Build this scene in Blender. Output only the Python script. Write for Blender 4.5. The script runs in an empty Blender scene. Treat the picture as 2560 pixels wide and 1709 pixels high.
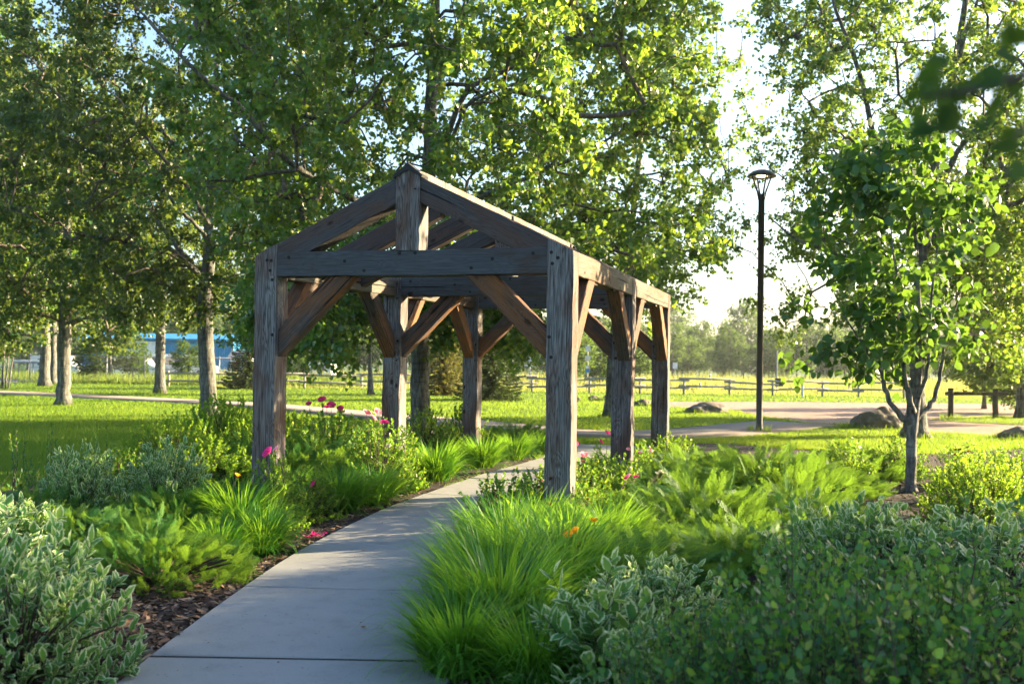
import bpy, math, random
import numpy as np
from mathutils import Matrix, Vector
R = math.radians
rng = np.random.default_rng(11)
scene = bpy.context.scene
C = scene.collection

# ---------------------------------------------------------------- camera
CAM = np.array([5.194, -8.707, 1.618])
YAW, PITCH, ROLL, F = R(-16.5316), R(0.8456), R(0.7805), 2536.3     # F in pixels of the 2560 wide photograph
FWD = np.array([math.sin(YAW)*math.cos(PITCH), math.cos(YAW)*math.cos(PITCH), math.sin(PITCH)])
RGT0 = np.array([math.cos(YAW), -math.sin(YAW), 0.0]); UP0 = np.cross(RGT0, FWD)
RGT = RGT0*math.cos(ROLL) + UP0*math.sin(ROLL); UPV = -RGT0*math.sin(ROLL) + UP0*math.cos(ROLL)
cd = bpy.data.cameras.new('camera'); cam = bpy.data.objects.new('camera', cd); C.objects.link(cam)
cd.sensor_width = 36; cd.lens = F/2560*36; cd.clip_end = 3000; cd.clip_start = .05
cam.matrix_world = Matrix(((RGT[0], UPV[0], -FWD[0], CAM[0]), (RGT[1], UPV[1], -FWD[1], CAM[1]), (RGT[2], UPV[2], -FWD[2], CAM[2]), (0, 0, 0, 1)))
cd.dof.use_dof = True; cd.dof.focus_distance = 9.8; cd.dof.aperture_fstop = 2.8
scene.camera = cam

# ---------------------------------------------------------------- light
SUN_AZ, SUN_EL = R(37.0), R(15.0)              # azimuth counter-clockwise from +X
SDIR = Vector((math.cos(SUN_AZ)*math.cos(SUN_EL), math.sin(SUN_AZ)*math.cos(SUN_EL), math.sin(SUN_EL)))
w = bpy.data.worlds.new('World'); scene.world = w; w.use_nodes = True
nt = w.node_tree; bgn = nt.nodes['Background']
sky = nt.nodes.new('ShaderNodeTexSky'); sky.sky_type = 'NISHITA'; sky.sun_disc = False
sky.sun_elevation = SUN_EL; sky.sun_rotation = R(90) - SUN_AZ
sky.air_density = 1.0; sky.dust_density = 2.4; sky.ozone_density = 2.2
nt.links.new(sky.outputs[0], bgn.inputs[0]); bgn.inputs[1].default_value = 0.085
sl = bpy.data.lights.new('sun', 'SUN'); so = bpy.data.objects.new('sun', sl); C.objects.link(so)
sl.energy = 5.0; sl.angle = R(0.53); sl.color = (1.0, .79, .47)
so.rotation_euler = SDIR.to_track_quat('Z', 'Y').to_euler(); so.location = (10, 10, 20)
scene.view_settings.view_transform = 'Standard'; scene.view_settings.look = 'None'
scene.view_settings.exposure = 2.6; scene.view_settings.gamma = 1.0
cy = scene.cycles
cy.use_denoising = True
try: cy.denoiser = 'OPENIMAGEDENOISE'
except Exception: pass
cy.max_bounces = 6; cy.diffuse_bounces = 3; cy.glossy_bounces = 2; cy.transmission_bounces = 3; cy.transparent_max_bounces = 8
cy.volume_bounces = 0; cy.caustics_reflective = False; cy.caustics_refractive = False
cy.sample_clamp_indirect = 6; cy.use_adaptive_sampling = True; cy.adaptive_threshold = .02

# ---------------------------------------------------------------- geometry helpers
def hterr(D): return -np.clip(D-50, 0, 300)*.0118
def G(px, py):                                  # pixel of the photograph -> point on the ground
    d = FWD + RGT*(px-1280)/F + UPV*(854.5-py)/F
    t = -CAM[2]/d[2]
    for _ in range(12):
        z = float(hterr(t)); t = (z-CAM[2])/d[2]
    return CAM + d*t
def P(px, D, z=0.0):                            # pixel column, distance ahead, height -> point
    hx = FWD.copy(); hx[2] = 0; hx /= np.linalg.norm(hx)
    hz = RGT0
    lat = (px-1280)/F*D
    p = CAM + hx*D + hz*lat
    for _ in range(3):                          # the roll moves columns a little with height
        v = p-CAM; v[2] = z-CAM[2]
        u = 1280+F*(v@RGT)/(v@FWD); lat += (px-u)/F*D; p = CAM + hx*D + hz*lat
    p = p.copy(); p[2] = z
    return p
HX = np.array([math.sin(YAW), math.cos(YAW), 0]); HR = RGT0

def tag(o, label=None, cat=None, group=None, kind=None):
    if label: o['label'] = label
    if cat: o['category'] = cat
    if group: o['group'] = group
    if kind: o['kind'] = kind
    return o
def link(name, me, parent=None, mats=None):
    o = bpy.data.objects.new(name, me); C.objects.link(o)
    if parent is not None: o.parent = parent
    return o
def empty(name, loc=(0, 0, 0), rz=0.0):
    o = bpy.data.objects.new(name, None); C.objects.link(o); o.location = Vector(loc); o.rotation_euler = (0, 0, rz)
    o.empty_display_size = .2
    return o
def np_mesh(name, V, faces, mat=None, smooth=False, rnd=None, uv=None, mats=None, midx=None):
    """V (n,3); faces: list of (k,m) int arrays"""
    me = bpy.data.meshes.new(name)
    me.vertices.add(len(V)); me.vertices.foreach_set('co', np.ascontiguousarray(V, np.float32).ravel())
    faces = [f for f in faces if len(f)]
    nl = sum(f.size for f in faces); npoly = sum(len(f) for f in faces)
    me.loops.add(nl); me.polygons.add(npoly)
    me.loops.foreach_set('vertex_index', np.concatenate([f.ravel() for f in faces]).astype(np.int32))
    tot = np.concatenate([np.full(len(f), f.shape[1], np.int32) for f in faces])
    st = np.concatenate([[0], np.cumsum(tot)[:-1]]).astype(np.int32)
    me.polygons.foreach_set('loop_start', st)
    me.polygons.foreach_set('loop_total', tot)
    if smooth: me.polygons.foreach_set('use_smooth', np.ones(npoly, bool))
    if rnd is not None:
        a = me.attributes.new('rnd', 'FLOAT', 'FACE'); a.data.foreach_set('value', np.asarray(rnd, np.float32))
    if uv is not None:
        l = me.uv_layers.new(name='UVMap'); l.data.foreach_set('uv', np.asarray(uv, np.float32).ravel())
    if mats:
        for m in mats: me.materials.append(m)
        if midx is not None: me.polygons.foreach_set('material_index', np.asarray(midx, np.int32))
    elif mat: me.materials.append(mat)
    me.update(calc_edges=True); me.validate()
    return me
class MB:                                       # collects simple shapes into one mesh
    def __init__(s): s.V = []; s.F = []; s.n = 0
    def add(s, V, F):
        V = np.asarray(V, float); s.V.append(V)
        for f in F: s.F.append(tuple(int(i)+s.n for i in f))
        s.n += len(V)
    def box(s, x0, x1, y0, y1, z0, z1, M=None):
        V = np.array([[x, y, z] for z in (z0, z1) for y in (y0, y1) for x in (x0, x1)], float)
        if M is not None: V = V@M[:3, :3].T + M[:3, 3]
        s.add(V, [(0, 2, 3, 1), (4, 5, 7, 6), (0, 1, 5, 4), (2, 6, 7, 3), (0, 4, 6, 2), (1, 3, 7, 5)])
    def tube(s, pts, rad, k=8, caps=True, bump=0, rs=None):
        pts = np.asarray(pts, float); rad = np.broadcast_to(np.asarray(rad, float), (len(pts),))
        n = len(pts); T = np.gradient(pts, axis=0) if n > 2 else np.repeat((pts[1]-pts[0])[None], n, 0)
        T /= np.linalg.norm(T, axis=1)[:, None]+1e-12
        ref = np.array([1., 0, 0]) if abs(T[0][0]) < .8 else np.array([0, 1., 0])
        V = []
        for i in range(n):
            a = np.cross(T[i], ref); a /= np.linalg.norm(a); b = np.cross(T[i], a); ref = -b if False else ref
            for j in range(k):
                th = 2*math.pi*j/k; r = rad[i]
                if bump and rs is not None: r *= 1+bump*(rs.random()-.5)*2
                V.append(pts[i]+r*(a*math.cos(th)+b*math.sin(th)))
        F = [(i*k+j, i*k+(j+1) % k, (i+1)*k+(j+1) % k, (i+1)*k+j) for i in range(n-1) for j in range(k)]
        if caps: F += [tuple(range(k-1, -1, -1)), tuple((n-1)*k+j for j in range(k))]
        s.add(V, F)
    def lathe(s, prof, k=20, c=(0, 0, 0)):
        V = [(c[0]+r*math.cos(2*math.pi*j/k), c[1]+r*math.sin(2*math.pi*j/k), c[2]+z) for r, z in prof for j in range(k)]
        n = len(prof)
        F = [(i*k+j, i*k+(j+1) % k, (i+1)*k+(j+1) % k, (i+1)*k+j) for i in range(n-1) for j in range(k)]
        F += [tuple(range(k-1, -1, -1)), tuple((n-1)*k+j for j in range(k))]
        s.add(V, F)
    def mesh(s, name, mat, smooth=False):
        me = bpy.data.meshes.new(name); me.from_pydata(np.concatenate(s.V).tolist(), [], s.F)
        if mat: me.materials.append(mat)
        if smooth: me.polygons.foreach_set('use_smooth', [True]*len(me.polygons))
        me.update(); return me
    def build(s, name, mat, parent=None, smooth=False):
        return link(name, s.mesh(name, mat, smooth), parent)

# ---------------------------------------------------------------- material helpers
class NB:
    def __init__(s, name, hide_bump=False):
        s.m = bpy.data.materials.new(name); s.m.use_nodes = True; s.t = s.m.node_tree; s.N = s.t.nodes
        s.b = s.N['Principled BSDF']; s.out = s.N['Material Output']
    def n(s, typ, **kw):
        x = s.N.new(typ)
        for k, v in kw.items(): setattr(x, k, v)
        return x
    def l(s, a, b): s.t.links.new(a, b)
    def coord(s, kind='Object', scale=(1, 1, 1)):
        tc = s.n('ShaderNodeTexCoord'); mp = s.n('ShaderNodeMapping'); mp.inputs['Scale'].default_value = scale
        s.l(tc.outputs[kind], mp.inputs[0]); return mp.outputs[0]
    def noise(s, vec, scale, detail=4, rough=.55, dist=0):
        x = s.n('ShaderNodeTexNoise'); x.inputs['Scale'].default_value = scale; x.inputs['Detail'].default_value = detail
        x.inputs['Roughness'].default_value = rough; x.inputs['Distortion'].default_value = dist
        s.l(vec, x.inputs['Vector']); return x.outputs[0]
    def ramp(s, fac, stops, interp='LINEAR'):
        x = s.n('ShaderNodeValToRGB'); x.color_ramp.interpolation = interp
        e = x.color_ramp.elements
        while len(e) < len(stops): e.new(.5)
        for k, (p, c) in enumerate(stops):
            e[k].position = p; e[k].color = (*c, 1) if len(c) == 3 else c
        s.l(fac, x.inputs[0]); return x.outputs[0]
    def mix(s, fac, a, b, typ='MIX'):
        x = s.n('ShaderNodeMix', data_type='RGBA', blend_type=typ)
        for i, v in ((0, fac), (6, a), (7, b)):
            if isinstance(v, (int, float)): x.inputs[i].default_value = v
            elif isinstance(v, tuple): x.inputs[i].default_value = (*v, 1)
            else: s.l(v, x.inputs[i])
        return x.outputs[2]
    def math(s, op, a, b=0.0, clamp=False):
        x = s.n('ShaderNodeMath', operation=op, use_clamp=clamp)
        for i, v in ((0, a), (1, b)):
            if isinstance(v, (int, float)): x.inputs[i].default_value = v
            else: s.l(v, x.inputs[i])
        return x.outputs[0]
    def col(s, c):
        if isinstance(c, tuple): s.b.inputs['Base Color'].default_value = (*c, 1)
        else: s.l(c, s.b.inputs['Base Color'])
    def rough(s, r):
        if isinstance(r, (int, float)): s.b.inputs['Roughness'].default_value = r
        else: s.l(r, s.b.inputs['Roughness'])
    def bump(s, h, strength=.5, dist=.01):
        x = s.n('ShaderNodeBump'); x.inputs['Strength'].default_value = strength; x.inputs['Distance'].default_value = dist
        s.l(h, x.inputs['Height']); s.l(x.outputs[0], s.b.inputs['Normal'])
def simple(name, c, rough=.6, metal=0, var=.15, sc=6, spec=.5):
    b = NB(name); v = b.noise(b.coord(), sc, 4)
    b.col(b.ramp(v, [(.3, tuple(x*(1-var) for x in c)), (.7, tuple(min(1, x*(1+var)) for x in c))])); b.rough(rough)
    b.b.inputs['Metallic'].default_value = metal; b.b.inputs['Specular IOR Level'].default_value = spec
    return b.m
def leaf_mat(name, stops, trans, tfac=.45, rough=.42, spec=.5, edge=None):
    """stops: colours spread over the per-leaf random value; trans: colour of light passing through"""
    b = NB(name); a = b.n('ShaderNodeAttribute', attribute_name='rnd'); r = a.outputs['Fac']
    k = len(stops); col = b.ramp(r, [(i/(k-1) if k > 1 else 0, c) for i, c in enumerate(stops)])
    tc = trans
    if edge:
        uv = b.n('ShaderNodeUVMap'); sx = b.n('ShaderNodeSeparateXYZ'); b.l(uv.outputs[0], sx.inputs[0])
        nz = b.noise(b.coord('UV', (3, 3, 3)), 4, 2)
        e = b.math('ADD', sx.outputs[0], b.math('MULTIPLY', b.math('SUBTRACT', nz, .5), .45))
        f = b.ramp(e, [(.77, (0, 0, 0)), (.86, (1, 1, 1))])
        col = b.mix(f, col, edge); tc = b.mix(f, trans, tuple(min(1, x*1.1) for x in edge))
    b.col(col); b.rough(rough); b.b.inputs['Specular IOR Level'].default_value = spec
    t = b.n('ShaderNodeBsdfTranslucent')
    if isinstance(tc, tuple):
        tcol = b.mix(.35, tc, b.mix(1.0, col, (3., 3., 2.), 'MULTIPLY')); b.l(tcol, t.inputs[0])
    else: b.l(tc, t.inputs[0])
    mx = b.n('ShaderNodeMixShader'); mx.inputs[0].default_value = tfac
    b.l(b.b.outputs[0], mx.inputs[1]); b.l(t.outputs[0], mx.inputs[2]); b.l(mx.outputs[0], b.out.inputs[0])
    return b.m

# wood: grain runs along local Z of every timber
def wood(name, grey, brown, bias=.5, dark=1.0, con=1.0):
    b = NB(name); oi = b.n('ShaderNodeObjectInfo')
    tc = b.n('ShaderNodeTexCoord'); off = b.n('ShaderNodeVectorMath', operation='MULTIPLY_ADD')
    cx = b.n('ShaderNodeCombineXYZ'); 
    for i in range(3): b.l(oi.outputs['Random'], cx.inputs[i])
    b.l(cx.outputs[0], off.inputs[0]); off.inputs[1].default_value = (7.3, 5.1, 31.7); b.l(tc.outputs['Object'], off.inputs[2])
    def mp(sc):
        m = b.n('ShaderNodeMapping'); m.inputs['Scale'].default_value = sc; b.l(off.outputs[0], m.inputs[0]); return m.outputs[0]
    # knots
    vo = b.n('ShaderNodeTexVoronoi'); vo.inputs['Scale'].default_value = 1.0; b.l(mp((4.6, 4.6, 2.6)), vo.inputs['Vector'])
    kd = vo.outputs['Distance']
    lo_ = lambda k: 1+(k-1)*con
    knot = b.ramp(kd, [(.07, (1, 1, 1)), (.13, (0, 0, 0))])
    halo = b.ramp(kd, [(.1, (1, 1, 1)), (.34, (0, 0, 0))])
    # ring figure bends round the knots
    fx = b.noise(mp((9, 9, .55)), 1.0, 3, .5, .3)
    ring = b.math('ADD', b.math('MULTIPLY', fx, 26), b.math('MULTIPLY', halo, 3.0))
    rg = b.math('ABSOLUTE', b.math('SINE', b.math('MULTIPLY', ring, 2.4)))
    fine = b.noise(mp((95, 95, 2.2)), 1.0, 4, .65)
    crack = b.ramp(b.noise(mp((26, 26, .5)), 1.0, 2, .5), [(.655, (0, 0, 0)), (.69, (1, 1, 1))])
    patch = b.noise(mp((3.0, 3.0, .9)), 1.0, 5, .6, .5)
    blot = b.noise(mp((10, 10, 4)), 1.0, 4, .6)
    g = b.ramp(b.math('ADD', b.math('MULTIPLY', fine, .78), b.math('MULTIPLY', rg, .16)), [(.33, tuple(x*lo_(.3)*dark for x in grey)), (.5, tuple(x*.98*dark for x in grey)), (.66, tuple(x*lo_(2.0)*dark for x in grey))])
    br = b.ramp(b.math('ADD', b.math('MULTIPLY', fine, .5), b.math('MULTIPLY', rg, .4)), [(.25, tuple(x*lo_(.5)*dark for x in brown)), (.75, tuple(x*lo_(1.4)*dark for x in brown))])
    f = b.ramp(b.math('ADD', b.math('MULTIPLY', patch, .75), b.math('MULTIPLY', blot, .25)), [(.5+(bias-.5)*.5-.09, (1, 1, 1)), (.5+(bias-.5)*.5+.09, (0, 0, 0))])
    c = b.mix(f, g, br)
    c = b.mix(knot, c, tuple(x*.3 for x in brown))
    c = b.mix(crack, c, (.012, .01, .01))
    vv = b.ramp(oi.outputs['Random'], [(0, (.78, .78, .8)), (.5, (1, .98, .95)), (1, (1.0, 1.0, 1.0))]); c = b.mix(1.0, c, vv, 'MULTIPLY')
    b.col(c); b.rough(.82); b.b.inputs['Specular IOR Level'].default_value = .25
    h = b.math('ADD', b.math('MULTIPLY', fine, .7), b.math('MULTIPLY', rg, .35)); h = b.math('SUBTRACT', h, b.math('MULTIPLY', crack, 1.4))
    b.bump(h, .3+.4*con, .005)
    return b.m
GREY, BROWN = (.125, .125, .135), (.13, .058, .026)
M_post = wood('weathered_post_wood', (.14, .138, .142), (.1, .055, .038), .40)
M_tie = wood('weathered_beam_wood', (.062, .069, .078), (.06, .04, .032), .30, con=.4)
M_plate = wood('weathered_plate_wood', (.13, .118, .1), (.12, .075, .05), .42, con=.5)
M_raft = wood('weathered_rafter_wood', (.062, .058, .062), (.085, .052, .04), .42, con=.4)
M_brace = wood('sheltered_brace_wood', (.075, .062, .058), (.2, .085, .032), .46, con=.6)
M_ridge = wood('sun_tinted_ridge_wood', (.24, .19, .16), (.2, .13, .09), .4, con=.5)  # same timber, lighter and pinker: low sun on the ridge is in the colour
M_peg = simple('dark_peg_hole', (.012, .011, .012), .9)
M_cap = simple('black_ridge_shingle', (.02, .021, .024), .85, sc=60)

# ground
def mat_lawn():
    b = NB('lawn_turf'); v = b.coord()
    n1 = b.noise(v, .6, 5); n2 = b.noise(v, 40, 3)
    c = b.ramp(n1, [(.3, (.05, .11, .01)), (.5, (.07, .14, .012)), (.72, (.1, .165, .02))])
    c = b.mix(b.ramp(n2, [(.3, (0, 0, 0)), (.7, (1, 1, 1))]), c, (.04, .075, .01))
    b.col(c); b.rough(.8); b.bump(n2, .8, .05); b.b.inputs['Specular IOR Level'].default_value = .15
    return b.m
def mat_mulch():
    b = NB('bark_mulch'); v = b.coord(); n = b.noise(v, 45, 5, .7); n2 = b.noise(v, 3, 3)
    c = b.ramp(n, [(.3, (.012, .008, .006)), (.55, (.035, .02, .014)), (.75, (.1, .06, .045))])
    c = b.mix(b.math('MULTIPLY', n2, .5), c, (.02, .014, .012))
    b.col(c); b.rough(.9); b.bump(n, 1.0, .02); return b.m
def mat_conc():
    b = NB('broom_finished_concrete'); v = b.coord(); n = b.noise(v, 1.3, 6, .6); f = b.noise(v, 260, 3, .7); s = b.noise(v, 38, 2, .5)
    m2 = b.noise(b.coord('Object', (3, 40, 1)), 4, 3)
    c = b.ramp(n, [(.3, (.19, .197, .2)), (.7, (.265, .268, .268))])
    c = b.mix(b.ramp(f, [(.35, (0, 0, 0)), (.7, (1, 1, 1))]), c, (.3, .3, .295))
    c = b.mix(b.ramp(s, [(.71, (0, 0, 0)), (.74, (1, 1, 1))]), c, (.1, .09, .075))
    c = b.mix(b.ramp(b.noise(v, 5, 6, .75), [(.5, (0, 0, 0)), (.75, (.6, .6, .6))]), c, (.15, .148, .145))
    b.col(c); b.rough(.85); b.bump(b.math('ADD', f, b.math('MULTIPLY', m2, .6)), .35, .003); return b.m
def mat_gravel():
    b = NB('pink_gravel'); v = b.coord(); n = b.noise(v, 35, 4, .7); n2 = b.noise(v, .5, 4)
    c = b.ramp(n, [(.3, (.17, .1, .075)), (.5, (.36, .23, .17)), (.7, (.52, .38, .3))])
    c = b.mix(b.ramp(n2, [(.4, (0, 0, 0)), (.7, (.6, .6, .6))]), c, (.25, .18, .14))
    b.col(c); b.rough(.95); b.bump(n, 1, .03); return b.m
M_pink = simple('pinkish_old_concrete', (.2, .165, .15), .9, sc=14)
M_lawn, M_mulch, M_conc, M_gravel = mat_lawn(), mat_mulch(), mat_conc(), mat_gravel()
M_road = simple('old_asphalt', (.2, .19, .185), .9, sc=20)
M_joint = simple('path_joint_dirt', (.012, .011, .01), .95)
M_grass = leaf_mat('lawn_blades', [(.03, .1, .012), (.07, .165, .014), (.14, .21, .03)], (.4, .5, .03), .46, .5, .25)
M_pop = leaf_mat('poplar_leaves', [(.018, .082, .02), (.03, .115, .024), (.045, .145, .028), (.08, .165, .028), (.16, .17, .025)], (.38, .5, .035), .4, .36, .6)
M_popd = leaf_mat('shade_darkened_poplar_leaves', [(.01, .045, .016), (.017, .065, .02), (.028, .085, .022), (.085, .115, .022)], (.3, .36, .03), .38, .42, .45)  # darker copy of the poplar leaves, deep canopy shade put into the colour
M_chok = leaf_mat('broad_tree_leaves', [(.016, .07, .018), (.026, .1, .022), (.04, .125, .024), (.06, .14, .024)], (.26, .4, .025), .34, .38, .5)
M_dog = leaf_mat('variegated_leaves', [(.035, .14, .035), (.055, .18, .045), (.085, .22, .045)], (.25, .45, .07), .35, .55, .25, edge=(.58, .66, .38))
M_cot = leaf_mat('glossy_shrub_leaves', [(.012, .07, .026), (.02, .105, .036), (.04, .14, .034), (.075, .18, .034), (.2, .26, .04)], (.2, .42, .04), .34, .42, .35)
M_jun = leaf_mat('juniper_sprays', [(.014, .075, .014), (.03, .13, .02), (.085, .2, .028)], (.36, .52, .04), .32, .6, .25)
M_day = leaf_mat('clump_blades', [(.022, .115, .012), (.045, .185, .018), (.095, .26, .03)], (.46, .68, .035), .42, .4, .35)
M_rose = leaf_mat('rose_leaves', [(.018, .1, .018), (.035, .145, .02), (.075, .19, .022), (.18, .17, .03)], (.36, .52, .03), .42, .45, .4)
M_spir = leaf_mat('yellow_green_shrub_leaves', [(.045, .15, .018), (.085, .21, .022), (.17, .25, .028)], (.48, .62, .03), .45, .5, .3)
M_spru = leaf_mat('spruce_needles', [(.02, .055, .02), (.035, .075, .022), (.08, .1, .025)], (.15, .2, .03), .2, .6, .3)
M_far = leaf_mat('distant_leaves', [(.022, .06, .018), (.04, .09, .022), (.075, .12, .028)], (.2, .28, .05), .4, .6, .2)
M_weed = leaf_mat('meadow_weeds', [(.12, .16, .04), (.2, .22, .06), (.3, .28, .1)], (.4, .42, .1), .4, .7, .2)
M_petal = leaf_mat('rose_petals', [(.55, .015, .2), (.7, .04, .32), (.75, .12, .42)], (.8, .05, .35), .35, .5, .3)
M_ypet = leaf_mat('lily_petals', [(.85, .38, .01), (.9, .5, .02)], (.9, .5, .02), .35, .5, .3)
M_dry = leaf_mat('spent_blooms', [(.12, .05, .035), (.2, .09, .05)], (.3, .12, .05), .3, .7, .2)
def bark(name, a, c2, sc=(14, 14, 3), hz=False):
    b = NB(name); v = b.coord('Object', sc); n = b.noise(v, 1.2, 6, .65, .4)
    n2 = b.noise(b.coord('Object', (2, 2, 18)), 1.5, 3)
    c = b.ramp(n, [(.34, tuple(x*.35 for x in a)), (.5, a), (.68, c2)])
    c = b.mix(b.ramp(n2, [(.55, (0, 0, 0)), (.68, (.7, .7, .7))]), c, tuple(x*.4 for x in a))
    b.col(c); b.rough(.85); b.bump(n, 1.0, .03); b.b.inputs['Specular IOR Level'].default_value = .2
    return b.m
M_bark = bark('poplar_bark', (.13, .13, .12), (.27, .27, .25))
M_twig = bark('brown_branch_bark', (.13, .11, .09), (.26, .22, .18))
M_stem = simple('dark_shrub_stems', (.06, .035, .028), .8)
M_dbark = bark('dark_smooth_bark', (.15, .145, .14), (.3, .29, .27), (20, 20, 5))

# ---------------------------------------------------------------- foliage engine
LEAF_OV = (np.array([[0, 0, 0], [-.36, .28, .09], [-.30, .66, .07], [0, 1, -.03], [.30, .66, .07], [.36, .28, .09]]), [(0, 3, 2, 1), (0, 5, 4, 3)])
LEAF_HT = (np.array([[0, .06, 0], [-.46, .16, .1], [-.34, .62, .05], [0, 1.05, -.06], [.34, .62, .05], [.46, .16, .1]]), [(0, 3, 2, 1), (0, 5, 4, 3)])
LEAF_EL = (np.array([[0, 0, 0], [-.22, .33, .06], [-.19, .7, .05], [0, 1, -.05], [.19, .7, .05], [.22, .33, .06]]), [(0, 3, 2, 1), (0, 5, 4, 3)])
LEAF_DG = (np.array([[0, 0, 0], [-.25, .3, .07], [-.24, .66, .06], [0, 1, -.08], [.24, .66, .06], [.25, .3, .07]]), [(0, 3, 2, 1), (0, 5, 4, 3)])
LEAF_Q = (np.array([[0, 0, 0], [-.3, .5, .08], [0, 1, 0], [.3, .5, .08]]), [(0, 3, 2, 1)])
def nrm(a): return a/(np.linalg.norm(a, axis=-1, keepdims=True)+1e-12)
def leaves(Pn, D, N, S, tmpl, g=rng):
    """positions, midrib directions, rough normals, sizes -> V, quads, rnd, uv"""
    T, faces = tmpl; n = len(Pn); k = len(T)
    D = nrm(D); X = nrm(np.cross(D, N)); Z = np.cross(X, D)
    S = np.broadcast_to(np.asarray(S, float), (n,))[:, None, None]
    curl = (g.random((n, 1, 1))-.3)*1.6
    V = Pn[:, None]+S*(X[:, None]*T[None, :, :1]+D[:, None]*T[None, :, 1:2]+Z[:, None]*T[None, :, 2:3]*curl)
    base = (np.arange(n)*k)[:, None, None]
    Fc = (base+np.array(faces)[None]).reshape(-1, 4)
    rv = np.repeat(g.random(n), len(faces))
    return V.reshape(-1, 3), Fc, rv
def leaf_uv(n, tmpl):                           # u = 0 on the midrib, 1 at the margin
    T, faces = tmpl
    e = np.where(np.arange(len(T)) == 0, .0, np.where(np.abs(T[:, 0]) < 1e-6, .9, 1.0))
    one = np.array([[[e[i], T[i, 1]] for i in f] for f in faces])
    return np.broadcast_to(one[None], (n,)+one.shape).reshape(-1, 2)
def tubes(P0, P1, R0, R1, k=4):
    P0, P1 = np.asarray(P0), np.asarray(P1); R0 = np.asarray(R0)[:, None, None]; R1 = np.asarray(R1)[:, None, None]
    T = nrm(P1-P0); ref = np.where(np.abs(T[:, 2:3]) > .9, np.array([[1., 0, 0]]), np.array([[0, 0, 1.]]))
    A = nrm(np.cross(T, ref)); B = np.cross(T, A); th = np.arange(k)*2*math.pi/k
    ring = A[:, None]*np.cos(th)[None, :, None]+B[:, None]*np.sin(th)[None, :, None]
    V = np.concatenate([P0[:, None]+ring*R0, P1[:, None]+ring*R1], 1)
    j = np.arange(k); q = np.stack([j, (j+1) % k, k+(j+1) % k, k+j], 1)
    Fc = (np.arange(len(P0))*2*k)[:, None, None]+q[None]
    return V.reshape(-1, 3), Fc.reshape(-1, 4)
def rand_dirs(n, g=rng): return nrm(g.normal(size=(n, 3)))
GAPS = [([(1800, -400), (1900, -400), (1905, 130), (1950, 280), (2020, 400), (2000, 470), (1930, 470), (1900, 560), (1840, 560), (1800, 470), (1740, 420), (1780, 280), (1830, 140)], 99, .32),
        ([(1450, -300), (1830, -300), (1820, 600), (1450, 700)], 99, .62), ([(1650, 640), (2080, 640), (2150, 830), (1980, 900), (1650, 900)], 99, .1), ([(50, -60), (185, -60), (175, 150), (110, 150)], 99, .05), ([(1850, 370), (1970, 370), (1970, 660), (1850, 660)], 25, .05),
        ([(450, 470), (590, 470), (580, 960), (450, 960)], 25.7, .12), ([(110, 740), (215, 740), (215, 980), (110, 980)], 29.9, .1), ([(900, 560), (960, 470), (700, 330), (560, 160), (440, 60), (390, 120), (560, 300), (700, 450), (860, 560)], 19, .3),
        ([(380, 820), (640, 820), (640, 980), (380, 980)], 80, .1), ([(2270, 560), (2340, 560), (2340, 800), (2270, 800)], 21.6, .3), ([(940, 800), (1100, 800), (1100, 990), (940, 990)], 20.9, .2)]
def not_gap(q, g, keep=.1):
    v = q-CAM; z = v@FWD; x = 1280+F*(v@RGT)/z; y = 854.5-F*(v@UPV)/z
    ok = np.ones(len(q), bool)
    for poly, zm, kp in GAPS:
        r = np.zeros(len(q), bool); j = len(poly)-1
        for i in range(len(poly)):
            (xi, yi), (xj, yj) = poly[i], poly[j]; c = (yi > y) != (yj > y)
            r ^= c & (x < (xj-xi)*(y-yi)/((yj-yi) or 1e-9)+xi); j = i
        ok &= ~(r & (z < zm)) | (g.random(len(q)) < kp)
    return ok
def in_ell(n, c, r, g, shell=.55):
    """points in an ellipsoid, thicker towards the outside, thinner in patches"""
    d = rand_dirs(n, g); rad = (g.random(n)**(1/3))*(1-shell)+shell*g.random(n)**.25
    return np.array(c)+d*rad[:, None]*np.array(r)
TOCAM = np.stack([HR, HX, np.array([0, 0, 1.])], 1)   # columns: lateral, depth, up
def ell_world(n, px, D, z, r, g, shell=.5, zmin=1.0):
    c = P(px, D, z); q = in_ell(n, (0, 0, 0), r, g, shell)
    q = q@TOCAM.T+c
    q = q[q[:, 2] > zmin]
    return q[not_gap(q, g)]
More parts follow.
